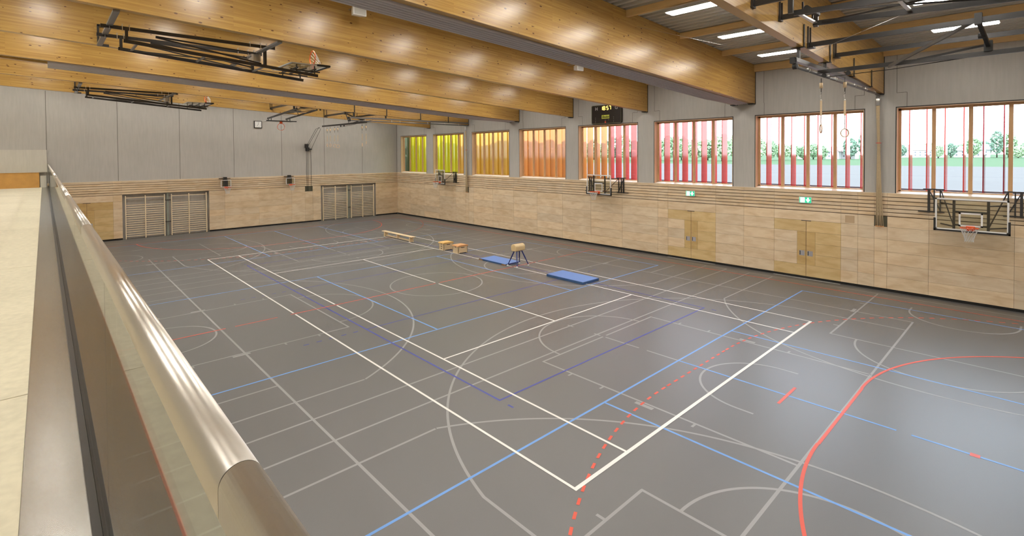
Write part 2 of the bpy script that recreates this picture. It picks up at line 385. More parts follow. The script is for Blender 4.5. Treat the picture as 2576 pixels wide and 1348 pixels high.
# main volleyball court (dark blue)
rect(-8.98, -4.49, 8.98, 4.49, DB)
for x in (-3, 3):
    ln(x, -4.47, x, 4.47, DB, .045)
    for s in (-1, 1):
        for y in (4.82, 5.17, 5.52, 5.87, 6.22): ln(x, s * (y - .075), x, s * (y + .075), DB)
for sx in (-1, 1):
    for sy in (-1, 1): ln(sx * 9.24, sy * 4.49, sx * 9.40, sy * 4.49, DB)
# handball (red)
rect(-20, -9.98, 20, 9.98, RD)
for y0, y1 in ((-9.98, -7.45), (-7.2, -6.0), (-5.6, -.06), (.12, 5.6), (5.75, 6.95), (7.15, 9.98)): ln(0, y0, 0, y1, RD)
for s in (-1, 1):
    ln(s * 14.08, -1.5, s * 14.08, 1.5, RD, .055)
    a0 = 180 if s > 0 else 0
    arc(s * 20, 1.5, 5.93, a0, 90, RD, .055); arc(s * 20, -1.5, 5.93, a0 if s > 0 else 0, 270 if s > 0 else -90, RD, .055)
    arc(s * 20, 1.5, 8.93, a0, 180 - 72 if s > 0 else 72, RD, dash=.15); arc(s * 20, -1.5, 8.93, a0 if s > 0 else 0, 180 + 72 if s > 0 else -72, RD, dash=.15)
    for k in range(10): ln(s * 11.07, -1.42 + k * .3, s * 11.07, -1.27 + k * .3, RD)
    ln(s * 13.06, -.5, s * 13.06, .5, RD, .06); ln(s * 16.02, -.06, s * 16.02, .06, RD, .13)
# tennis (white)
for y in (-5.485, -4.115, 4.115, 5.485):
    for s in (-1, 1): ln(s * 11.885, y, s * .08, y, WH)
for s in (-1, 1):
    ln(s * 11.885, -5.51, s * 11.885, 5.51, WH, .07)
    ln(s * 6.4, -4.1, s * 6.4, 4.1, WH); ln(s * 6.4, 0, s * .12, 0, WH)
L_G = mat('grey court tape', (.30, .30, .30), .4); L_B = mat('light blue court tape', (.14, .33, .72), .4); L_D = mat('dark blue court tape', (.05, .065, .32), .4)
L_R = mat('red court tape', (.68, .085, .045), .4); L_W = mat('white court tape', (.80, .79, .76), .4)
fb.build('floor', [M_FLOOR, L_G, L_B, L_D, L_R, L_W])['kind'] = 'structure'

# ------------------------------------------------------------------ window wall (right)
WX = [(-22 + 5 * i, -18 + 5 * i) for i in range(8)] + [(18, 22)]
WZ0, WZ1 = 3.63, 6.74
WT = .42
wb = MB()
def wbox(x0, x1, z0, z1): wb.box(x0, x1, YB, YB + WT, z0, z1)
wbox(XA - .5, XE + .4, WZ1, 9.6); wbox(XA - .5, XE + .4, -.3, WZ0)
xs = [XA - .5] + [v for w in WX for v in w] + [XE + .4]
for i in range(0, len(xs), 2): wbox(xs[i], xs[i + 1], WZ0, WZ1)
BEAMS = [-17.5, -12.5, -7.88, -7.1, -2.5, 2.5, 7.1, 7.88, 12.5, 17.5]
gr = MB()
for bx in (-17.5, -12.5, -7.5, -2.5, 2.5, 7.5, 12.5, 17.5):
    e = .5 if abs(bx) != 7.5 else .85
    f2 = .8 if abs(bx) != 7.5 else .86
    for s in (-1, 1):
        gr.box(bx + s * e - .007, bx + s * e + .007, YB - .002, YB + .01, 7.28, 9.4)
        gr.box(bx + s * e, bx + s * f2, YB - .002, YB + .01, 7.275, 7.289)
        gr.box(bx + s * f2 - .007, bx + s * f2 + .007, YB - .002, YB + .01, 6.74, 7.28)
wr = wb.build('wall_right', M_CONC); wr['kind'] = 'structure'
gr.build('panel_joint', M_GROOVE, wr)

for i, (x0, x1) in enumerate(WX):
    f = MB(); yg = YB + .27; fw = .075
    # reveal lining: left, right, top; sill
    root = MB()
    root.box(x0, x0 + .02, YB - .004, yg + .05, WZ0, WZ1, 1); root.box(x1 - .02, x1, YB - .004, yg + .05, WZ0, WZ1, 1); root.box(x0, x1, YB - .004, yg + .05, WZ1 - .02, WZ1, 1)
    # dark shadow gap round the opening
    root.box(x0 - .03, x1 + .03, YB - .006, YB + .02, WZ1, WZ1 + .035, 0); root.box(x0 - .03, x0, YB - .006, YB + .02, WZ0, WZ1, 0); root.box(x1, x1 + .03, YB - .006, YB + .02, WZ0, WZ1, 0)
    wo = root.build('window_%d' % (i + 1), [M_RUBB, M_WREV]); wo['kind'] = 'structure'
    f.box(x0 + .02, x0 + .02 + fw, yg, yg + .07, WZ0 + .05, WZ1 - .02); f.box(x1 - .02 - fw, x1 - .02, yg, yg + .07, WZ0 + .05, WZ1 - .02)
    f.box(x0 + .02, x1 - .02, yg, yg + .07, WZ1 - .02 - fw, WZ1 - .02); f.box(x0 + .02, x1 - .02, yg, yg + .07, WZ0 + .0, 3.735)
    f.build('window_frame', M_WFR, wo)
    c = (x0 + x1) / 2
    for q in (-.975, 0, .975):
        MB().box(c + q - .055, c + q + .055, yg - .02, yg + .08, WZ0 + .05, WZ1 - .03).build('mullion', M_WFR, wo)
    MB().prism([(YB - .03, 3.605), (YB - .03, 3.632), (yg + .005, 3.705), (yg + .005, 3.60)], 'x', x0 + .02, x1 - .02).build('window_sill', M_WSILL, wo)
    e = [x0 + .1] + [c + q for q in (-.975, 0, .975)] + [x1 - .1]
    for a, b in zip(e, e[1:]):
        MB().quad([(a, yg + .04, WZ0 + .1), (b, yg + .04, WZ0 + .1), (b, yg + .04, WZ1 - .08), (a, yg + .04, WZ1 - .08)]).build('pane', M_GLASS, wo)

# ------------------------------------------------------------------ coloured sun fins outside
FM = {'yellow': finmat('yellow glass', (.52, .47, .012)), 'amber': finmat('amber glass', (.54, .32, .04)), 'orange': finmat('orange glass', (.58, .25, .055)),
      'red': finmat('red glass', (.60, .10, .085)), 'dark red': finmat('dark red glass', (.30, .04, .05)), 'grey green': finmat('grey green glass', (.09, .11, .06))}
fin_mesh = {}
def fin_colour(x):
    if x < -21.4: return 'grey green'
    if x < -14.6: return 'yellow'
    if x < -7.5: return 'amber'
    if x < -.2: return 'orange'
    if x < 15: return 'red'
    return 'dark red'
for wi, (x0, x1) in enumerate(WX[:8]):
    k = math.ceil((x0 - .35 - .307) / .5); n = 0
    while k * .5 + .307 < x1 - .03:
        x = k * .5 + .307; c = fin_colour(x)
        if c not in fin_mesh:
            mb = MB().box(-.0175, .0175, 0, .52, 0, 3.42)
            o = mb.build('sun_fin', FM[c]); fin_mesh[c] = o.data
        else:
            o = bpy.data.objects.new('sun_fin', fin_mesh[c]); COL.objects.link(o)
        o.location = (x, YB + .45, 3.40)
        tag(o, '%s glass sun fin, %s from the left outside the %s window' % (c, ORD[n], ORD[wi]), 'sun fin', 'coloured sun fins outside the windows')
        k += 1; n += 1

# ------------------------------------------------------------------ wooden lining
def tone(kind='p'):
    v = R.uniform(.93, 1.06); w = R.uniform(-.018, .018)
    if kind == 'p': c = (.76 * v + w, .62 * v, .435 * v - w)
    elif kind == 's': c = (.73 * v + w, .59 * v, .41 * v - w)
    elif kind == 'd': c = (.70 * v, .53 * v, .27 * v)
    elif kind == 'h': c = (.60 * v, .43 * v, .19 * v)
    return tuple(max(.02, q) for q in c)
ROWS = [.10, .56, 1.005, 1.455, 1.915, 2.375, 2.765]
SLOTS = [2.765 + .14 * i for i in range(6)] + [3.60]
JT = .003
def lining(name, axis, plane, sgn, cols, holes, doors):
    """axis: direction along the wall; sgn: which way the face looks"""
    mb = MB(); back = MB(); T = .03
    def pb(a0, a1, z0, z1, t):
        if axis == 'x': mb.box(a0, a1, plane, plane + sgn * T, z0, z1, 0, t)
        else: mb.box(plane, plane + sgn * T, a0, a1, z0, z1, 0, t)
    for a0, a1 in zip(cols, cols[1:]):
        c = (a0 + a1) / 2
        if any(h0 < c < h1 for h0, h1, _ in doors): 
            zs = [2.375, 2.765]
            pb(a0 + JT, a1 - JT, 2.375 + JT, 2.765 - JT, tone())
        elif not any(h0 < c < h1 and hz > 2 for h0, h1, hz in holes):
            for z0, z1 in zip(ROWS, ROWS[1:]):
                if any(h0 <= c <= h1 and z0 > 2.3 for h0, h1, hz in holes if hz < 0): continue
                pb(a0 + JT, a1 - JT, z0 + (JT if z0 > .2 else 0), z1 - JT, tone())
        for z0, z1 in zip(SLOTS, SLOTS[1:]):
            pb(a0 + JT * .6, a1 - JT * .6, z0 + .026, z1 + (.0 if z1 < 3.59 else .03), tone('s'))
    return mb
colsB = [XA + .03, -20.44, -18.31, -16.14, -13.97, -12.76, -12.38, -11.82, -9.67, -7.53, -5.36, -3.22, -1.07, 1.06, 3.22, 3.79, 6.23, 7.52, 8.80, 11.27, 11.83, 12.35, 12.75, 13.95, 16.10, 18.24, 20.4, XE]
lb = lining('b', 'x', YB - .035, 1, colsB, [(-12.76, -12.38, -1), (12.35, 12.75, -1)], [(3.79, 6.23, 0), (8.80, 11.27, 0)])
o = lb.build('lining_board', M_PAN, wr, label='birch panel lining with slotted band on top')
MB().box(XA, XE, YB - .004, YB, 0, 3.6).build('lining_backing', mat('dark backing', (.13, .085, .05), .8), wr)
for x0 in (-12.76, 12.35):
    nb = MB(); nb.box(x0, x0 + .39, YB - .006, YB + .001, 2.375, 2.765); nb.build('rope_niche', mat('niche olive', (.10, .095, .06), .7), wr)
cap = MB(); cap.box(XA, XE, YB - .038, YB, ZP - .012, ZP + .002); cap.build('lining_cap', M_WSILL, wr)
bbm = MB().box(XA, XE, YB - .008, YB - .003, 0, .1); struct('baseboard_right', bbm, M_BLK)

# door leaves flush in the lining
def flush_door(idx, x0, x1):
    c = (x0 + x1) / 2; y = YB - .036
    root = MB(); root.box(x0, x1, y + .012, y + .03, .1, 2.375)
    d = root.build('door_%d' % idx, mat('door joint', (.12, .085, .05), .7)); d['kind'] = 'structure'
    for s in (0, 1):
        lf = MB(); a0, a1 = (x0, c - .006) if s == 0 else (c + .006, x1)
        k = 'p' if s == 0 else 'd'
        h0, h1 = (c - .335, a1) if s == 0 else (a0, c + .335)
        r0, r1 = (a0, h0) if s == 0 else (h1, a1)
        lf.box(a0 + JT, a1, y, y + .03, .1, ROWS[1] - JT, 0, tone('d')); lf.box(a0 + JT, a1, y, y + .03, 1.915 + JT, 2.375 - JT, 0, tone('d'))
        for z0, z1 in zip(ROWS[1:4], ROWS[2:5]): lf.box(r0 + JT, r1 - JT, y, y + .03, z0 + JT, z1 - JT, 0, tone(k))
        lf.box(h0 + .002, h1 - .002, y, y + .03, ROWS[1] + JT, 1.915 - JT, 0, tone('h'))
        leaf = lf.build('door_leaf', M_PAN, d)
        hx = c - .15 if s == 0 else c + .15
        hd = MB(); hd.box(hx - .10, hx + .10, y - .004, y + .002, .93, 1.14, 0); hd.box(hx - .085, hx - .055, y - .0055, y, .95, 1.12, 1)
        hd.build('door_handle', [M_SILV, M_DST], leaf, label='square flush steel handle')
    MB().box(c - .18, c + .18, y - .012, y + .01, 2.352, 2.378).build('door_closer', M_DST, d)
    return d
flush_door(1, 3.79, 6.23); flush_door(2, 8.80, 11.27)
MB().box(3.79, 6.23, YB - .14, YB - .04, .001, .006).build('trim_1', mat('alu threshold', (.55, .55, .55), .4, metal=.4))['kind'] = 'structure'
MB().box(8.80, 11.27, YB - .14, YB - .04, .001, .006).build('trim_2', MATS['alu threshold'])['kind'] = 'structure'
MB().box(11.41, 11.72, YB - .040, YB - .036, 2.42, 2.70).build('speaker_grille', mat('grille', (.50, .36, .22), .7), wr)

# ------------------------------------------------------------------ end wall (far left)
wa = MB(); wa.box(XA - .5, XA - .28, -16, YB + .4, 0, 9.8); wa.box(XA - .3, XA, -16, YB + .2, 2.8, 9.8)
for y0, y1 in ((-16, -7.81), (-3.18, 4.41), (9.06, YB + .2)): wa.box(XA - .3, XA, y0, y1, 0, 2.8)
wl = wa.build('wall_left', M_CONC); wl['kind'] = 'structure'
gj = MB()
for y in (-11.15, -7.98, -4.80, -1.63, 1.55, 4.73, 7.90, 11.1): gj.box(XA - .01, XA + .003, y - .012, y + .012, ZP, 8.9)
gj.build('panel_joint', M_GROOVE, wl)
colsA = [-11.15, -10.7, -8.26, -7.82, -5.5, -3.18, -2.25, -.06, 2.21, 3.20, 3.78, 4.41, 6.7, 9.06, YB - .04]
la = lining('a', 'y', XA + .035, -1, colsA, [(-7.82, -3.18, 3), (4.41, 9.06, 3), (3.20, 3.78, -1)], [(-10.7, -8.26, 0)])
la.build('lining_board', M_PAN, wl, label='birch panel lining with slotted band on top')
bk = MB(); bk.box(XA, XA + .004, -11.15, YB - .04, 2.78, 3.6)
for y0, y1 in ((-11.15, -7.82), (-3.18, 4.41), (9.06, YB - .04)): bk.box(XA, XA + .004, y0, y1, 0, 2.78)
bk.build('lining_backing', MATS['dark backing'], wl)
MB().box(XA, XA + .038, -11.15, YB - .04, ZP - .012, ZP + .002).build('lining_cap', M_WSILL, wl)
ba = MB()
for y0, y1 in ((-11.15, -7.82), (-3.18, 4.41), (9.06, YB - .04)): ba.box(XA + .003, XA + .008, y0, y1, 0, .1)
struct('baseboard_left', ba, M_BLK)
MB().box(XA + .001, XA + .03, 3.21, 3.77, 2.37, 2.775).build('cable_niche', MATS['niche olive'], wl)
# door in the end wall
dmb = MB(); dmb.box(XA + .006, XA + .024, -10.7, -8.26, .1, 2.375); dA = dmb.build('door_3', MATS['door joint']); dA['kind'] = 'structure'
for s, (a0, a1, h0, h1, r0, r1) in enumerate(((-10.7, -9.486, -9.82, -9.486, -10.7, -9.82), (-9.474, -8.26, -9.474, -9.14, -9.14, -8.26))):
    lf = MB(); X0, X1 = XA + .006, XA + .035
    lf.box(X0, X1, a0, a1, .1, ROWS[1] - JT, 0, tone('d')); lf.box(X0, X1, a0, a1, 1.919, 2.371, 0, tone('h'))
    for z0, z1 in zip(ROWS[1:4], ROWS[2:5]): lf.box(X0, X1, r0 + JT, r1 - JT, z0 + JT, z1 - JT, 0, tone('d'))
    lf.box(X0, X1, h0, h1, ROWS[1] + JT, 1.911, 0, tone('h'))
    leaf = lf.build('door_leaf', M_PAN, dA)
    MB().box(X1, X1 + .005, -9.48 + (.05 if s else -.25), -9.48 + (.25 if s else -.05), .93, 1.14).build('door_handle', M_SILV, leaf)
MB().box(XA + .03, XA + .045, -9.66, -9.3, 2.352, 2.378).build('door_closer', M_DST, dA)

# ------------------------------------------------------------------ other walls, gallery, roof
struct('wall_back', MB().box(XE, XE + .3, -16.2, YB + .4, 0, 10), M_CONC)
struct('wall_gallery', MB().box(XA - .5, XE, -16.3, -16, 0, 10.2), M_CONC2)
nw = MB(); nw.box(XA, XE, -11.35, -11.20, 0, GZ - .25, 0, (.60, .46, .30)); struct('wall_near', nw, M_PAN)
gf = MB()
xj = [XA, -17.1, -11.2, -5.36, .1, 5.89, 11.79, 17.7, XE]
for a, b in zip(xj, xj[1:]):
    gf.box(a + .008, b - .008, -16, -11.385, GZ - .22, GZ)
gf.box(XA, XE, -16, -11.02, GZ - .24, GZ - .012, 0)
struct('gallery_floor', gf, M_GFLR)
o = MB().box(XA, XE, -11.383, -11.02, GZ - .01, GZ + .004).build('trim_3', M_SILL); o['kind'] = 'structure'
# deck: trapezoidal ribs along X
dk = MB(); y = -16.2
def zroof(y): return 7.28 + BD + .005 + (YB - y) * .0525
prof = []
while y < YB + .5:
    for dy, dz in ((0, 0), (.12, 0), (.15, .10), (.27, .10)): prof.append((y + dy, zroof(y + dy) + dz))
    y += .30
n = len(prof); vs = []
for X in (XA - .5, XE + .4):
    for p in prof: vs.append((X, p[0], p[1]))
dk.add(vs, [(i, i + 1, n + i + 1, n + i) for i in range(n - 1)])
dk.box(XA - .5, XE + .4, -16.3, YB + .5, 10.9, 11)
cl = dk.build('ceiling', M_DECK); cl['kind'] = 'structure'
PY = [11.08, 7.94, 4.74, 1.54, -1.66, -4.86, -8.06, -11.26, -14.46]
for k, py in enumerate(PY):
    zz = zroof(py)
    MB().box(XA, XE, py - .06, py + .06, zz - (.20 if k else .31), zz - .002).build('purlin', M_PURL, cl)

for i, bx in enumerate(BEAMS):
    mb = MB(); h = .11
    mb.prism([(bx - h, 0), (bx + h, 0), (bx + h, BD), (bx - h, BD)], 'y', -15.98, YB - .02, shear=zbeam)
    names = {-17.5: 'glued timber roof beam nearest the far end wall', -12.5: 'glued timber roof beam with a rope rail hanging far away at its window end', -7.88: 'back one of the two timber beams holding the distant grey curtain',
             -7.1: 'front one of the two timber beams holding the distant grey curtain', -2.5: 'glued timber roof beam between the scoreboard beam and the distant curtain', 2.5: 'glued timber roof beam ending right of the scoreboard',
             7.1: 'timber roof beam behind the large grey curtain bundle', 7.88: 'largest timber roof beam in front of the thick grey curtain bundle', 12.5: 'timber roof beam at upper right carrying the dark steel rails and rings', 17.5: 'timber roof beam above the camera'}
    o = mb.build('roof_beam', M_GLU, origin=(bx, 0, zbeam(0))); tag(o, names[bx], 'roof beam', 'glued timber roof beams')
    MB().box(bx - h - .015, bx + h + .015, YB - .21, YB - .001, zbeam(YB) - .035, zbeam(YB - .2) - .012).build('bearing_pad', M_RUBB, o)
    MB().box(bx + h, bx + h + .02, YB - .024, YB - .003, zbeam(YB), 8.98).build('edge_seal', M_RUBB, o)

# folded divider curtains between the paired beams
def curtain(x0, x1, drop, y0, label):
    root = thing('divider_curtain', label, 'curtain', ((x0 + x1) / 2, 0, zbeam(0)), 'folded divider curtains')
    w = x1 - x0; nf = 6; top = .9
    for i in range(nf):
        # folds step down from the camera side to the far side
        a1 = x1 - w * i / nf; a0 = a1 - w / nf * .86; d = -drop * (.25 + .75 * (i + 1) / nf)
        ys = [y0, -6, -1, 4, 8, YB - .25]
        k = []
        for t in ys:
            f = 1 if t < 8 else max(.35, (YB - t) / (YB - 8))
            k.append((t, f))
        mb = MB(); sec = []
        for t, f in k:
            zb = zbeam(t); m_ = (a0 + a1) / 2; r_ = (a1 - a0) / 2
            sec.append([(a1, zb + top)] + [(m_ + r_ * math.cos(q), zb + d * f + r_ * .8 - r_ * .8 * math.sin(q)) for q in [math.pi * j / 6 for j in range(7)]] + [(a0, zb + top)])
        vs = [(p[0], t[0], p[1]) for t, s in zip(k, sec) for p in s]
        ns = 9; fs = [(a * ns + j, a * ns + (j + 1) % ns, (a + 1) * ns + (j + 1) % ns, (a + 1) * ns + j) for a in range(len(k) - 1) for j in range(ns)]
        fs += [tuple(range(ns)), tuple(len(vs) - ns + j for j in range(ns))]
        mb.add(vs, fs); mb.build('curtain_fold', M_CURT, root)
    return root
curtain(7.225, 7.755, .15, -11.12, 'thick grey folded divider curtain hanging between the two nearest paired beams')
curtain(-7.755, -7.225, .17, -11.12, 'thin looking grey folded divider curtain between the distant paired beams')

# ------------------------------------------------------------------ ceiling lamps
def lamp(label):
    t = thing('ceiling_lamp', label, 'lamp', (0, 0, 0), 'linear ceiling lamps')
    hb = MB(); hb.prism([(-.21, 0), (.21, 0), (.17, .075), (-.17, .075)], 'x', -.74, .74); hb.box(-.5, -.46, -.03, .03, .07, .12); hb.box(.46, .5, -.03, .03, .07, .12)
    hb.build('lamp_housing', M_LHOUS, t)
    for s in (-1, 1):
        MB().prism([(s * .105 - .085, -.0), (s * .105 - .075, -.018), (s * .105 + .075, -.018), (s * .105 + .085, 0)], 'x', -.71, .71).build('diffuser', M_LAMP, t)
    return t
proto = None
for bx in (-20, -15, -10, -5, 0, 5, 10, 15, 20):
    for k, py in enumerate(PY[1:]):
        zz = zroof(py) - .27 - .125
        vis = {(10, 1): 'leftmost visible ceiling lamp, doubled strip nearest the top edge', (10, 0): 'ceiling lamp touching the steel rope rail left of the rings', (15, 0): 'long ceiling lamp at far right behind the steel rails'}
        key = (bx, k)
        lab = {(10, 0): 'lit linear ceiling lamp nearest the window wall, behind the steel rail end', (10, 1): 'lit linear ceiling lamp, middle of the row of three left of the steel rails', (10, 2): 'lit linear ceiling lamp nearest the top edge, left of the steel rails',
               (15, 0): 'lit linear ceiling lamp seen between steel rails at the right edge', (15, 1): 'lit linear ceiling lamp partly hidden by steel bars at the top right corner'}.get(key, 'linear ceiling lamp hidden from view between roof beams')
        if proto is None:
            proto = lamp(lab); proto.location = (bx + .12, py, zz)
        else: copy_tree(proto, (bx + .12, py, zz), lab)

# ------------------------------------------------------------------ basketball gear
def net(mb, c, down, r0=.225, r1=.11, L=.42, mi=0, n=12):
    """knotted net: diamonds of cord between rings that narrow"""
    c = Vector(c); dn = Vector(down).normalized(); u = dn.orthogonal().normalized(); w = dn.cross(u)
    lv = 5
    def pt(i, j):
        t = j / lv; r = r0 + (r1 - r0) * min(1, t * 1.35)
        a = 2 * math.pi * (i + .5 * (j % 2)) / n
        return c + dn * (L * t) + (u * math.cos(a) + w * math.sin(a)) * r
    for j in range(lv):
        for i in range(n):
            if j % 2 == 0: a, b = pt(i, j + 1), pt(i - 1, j + 1)
            else: a, b = pt(i, j + 1), pt(i + 1, j + 1)
            mb.tube([pt(i, j), a], .005, 4, mi, cap=False); mb.tube([pt(i, j), b], .005, 4, mi, cap=False)
    return mb
def backboard(t, w=1.8, h=1.05, hoopz=.15, pad=True, small=False):
    """local frame: board in the XZ plane centred on x=0, bottom z=0, front looks to -Y"""
    MB().box(-w / 2, w / 2, -.008, .008, 0, h).build('glass_board', M_BOARDG, t, local=True)
    f = .05 if not small else .035
    fr = MB()
    for a in ((-w / 2, -w / 2 + f, 0, h), (w / 2 - f, w / 2, 0, h), (-w / 2, w / 2, h - f, h), (-w / 2, w / 2, 0, f)): fr.box(a[0], a[1], -.014, .012, a[2], a[3])
    fr.build('board_frame', M_WHITE, t, local=True)
    iw, ih = (.59, .45) if not small else (.0, 0)
    if iw:
        tr = MB(); z0 = hoopz
        for a in ((-iw / 2, -iw / 2 + .05, z0, z0 + ih), (iw / 2 - .05, iw / 2, z0, z0 + ih), (-iw / 2, iw / 2, z0 + ih - .05, z0 + ih), (-iw / 2, iw / 2, z0, z0 + .05)): tr.box(a[0], a[1], -.012, -.008, a[2], a[3])
        tr.build('target_square', M_WHITE, t, local=True)
    if pad:
        p = MB(); q = .055
        p.box(-w / 2 - .03, w / 2 + .03, -.03, .03, -.045, .012); p.box(-w / 2 - .035, -w / 2 + .02, -.03, .03, -.045, .38); p.box(w / 2 - .02, w / 2 + .035, -.03, .03, -.045, .38)
        p.build('edge_padding', M_RUBB, t, local=True)
    hp = MB(); hz = hoopz; r = .225
    yc = -(.15 + r)
    hp.ring((0, yc, hz), (0, 0, 1), r, .013 if not small else .012, 30, 8)
    hp.box(-.08, .08, -.16, -.01, hz - .045, hz - .002); hp.box(-.11, .11, -.03, -.009, hz - .13, hz + .02)
    hoop = hp.build('hoop', M_ORANGE, t, local=True)
    nb = MB(); net(nb, (0, yc, hz - .02), (0, 0, -1)); nb.build('net', M_NET, hoop, local=True)
    return t
# fold-out baskets on the window wall
def wall_basket(label, x, yb, zb, rot, group):
    t = thing('basketball_backboard', label, 'basketball hoop', (x, yb, zb), group, rot)
    backboard(t)
    return t
def wall_support(x, label, yb, rot, bx):
    """dark steel scissor frame fixed to the wall; carries the backboard"""
    return
def basket_full(label, x, yb, rot, group, zb=2.95):
    t = wall_basket(label, x, yb, zb, rot, group)
    inv = Matrix.Rotation(-rot, 3, 'Z')
    def Lc(px, py, pz): return inv @ Vector((px - x, py - yb, pz - zb))
    # back frame of the board
    m = MB()
    for a in (-.42, .42): m.bar((a, .05, -.02), (a, .05, 1.0), .07, .05)
    m.bar((-.42, .05, .62), (.42, .05, .62), .05); m.bar((-.42, .05, .18), (.42, .05, .18), .05)
    m.build('board_bracket', M_DST, t, local=True)
    # wall frames and folding arms
    for s in (-1, 1):
        w = MB(); xw = x + s * 1.15; yw = YB - .075
        for dx in (0, .16, .34):
            w.bar(Lc(xw + s * dx * -.9, yw, 3.02), Lc(xw + s * dx * -.9, yw, 3.84), .035 if dx else .07, .05)
        w.bar(Lc(xw - s * .42, yw, 3.83), Lc(xw + s * .16, yw, 3.83), .04); w.bar(Lc(xw - s * .42, yw, 3.05), Lc(xw + s * .3, yw, 3.05), .04)
        w.bar(Lc(xw, yw, 3.8), Lc(xw - s * .31, yw, 3.1), .03)
        w.build('wall_frame', M_DST, t, local=True)
        a = MB(); hb = Vector((s * .42, .06, 0))
        for z in (.12, .84):
            p = Lc(xw - s * .33, yw, zb + z); q = hb + Vector((0, 0, z))
            a.bar(p, q, .04)
        p = Lc(xw - s * .33, yw, 3.78); q = hb + Vector((0, 0, .12)); a.bar(p, q, .025)
        a.build('folding_arm', M_DST, t, local=True)
    return t
basket_full('basketball backboard on the window wall nearest the camera, at the right edge', 15.1, 10.42, 0, 'fold-out baskets on the window wall', 2.54)
basket_full('basketball backboard on the window wall below the scoreboard', .02, 10.42, -math.radians(7), 'fold-out baskets on the window wall')
basket_full('distant basketball backboard on the window wall below the yellow window', -15.0, 10.42, -math.radians(12), 'fold-out baskets on the window wall')
# two small practice baskets on the end wall
for y, lab in ((-2.24, 'left one of the two small practice baskets on the end wall'), (2.0, 'right one of the two small practice baskets on the end wall')):
    t = thing('practice_basket', lab, 'basketball hoop', (XA + .42, y, 3.0), 'practice baskets on the end wall', math.pi / 2)
    backboard(t, .62, .48, .0, False, True)
    m = MB(); m.box(-.12, .12, .02, .38, .02, .52); m.box(-.35, .35, .33, .37, .56, .60); m.box(-.09, .09, .1, .40, .5, .68)
    m.build('mount', M_DST, t, local=True)

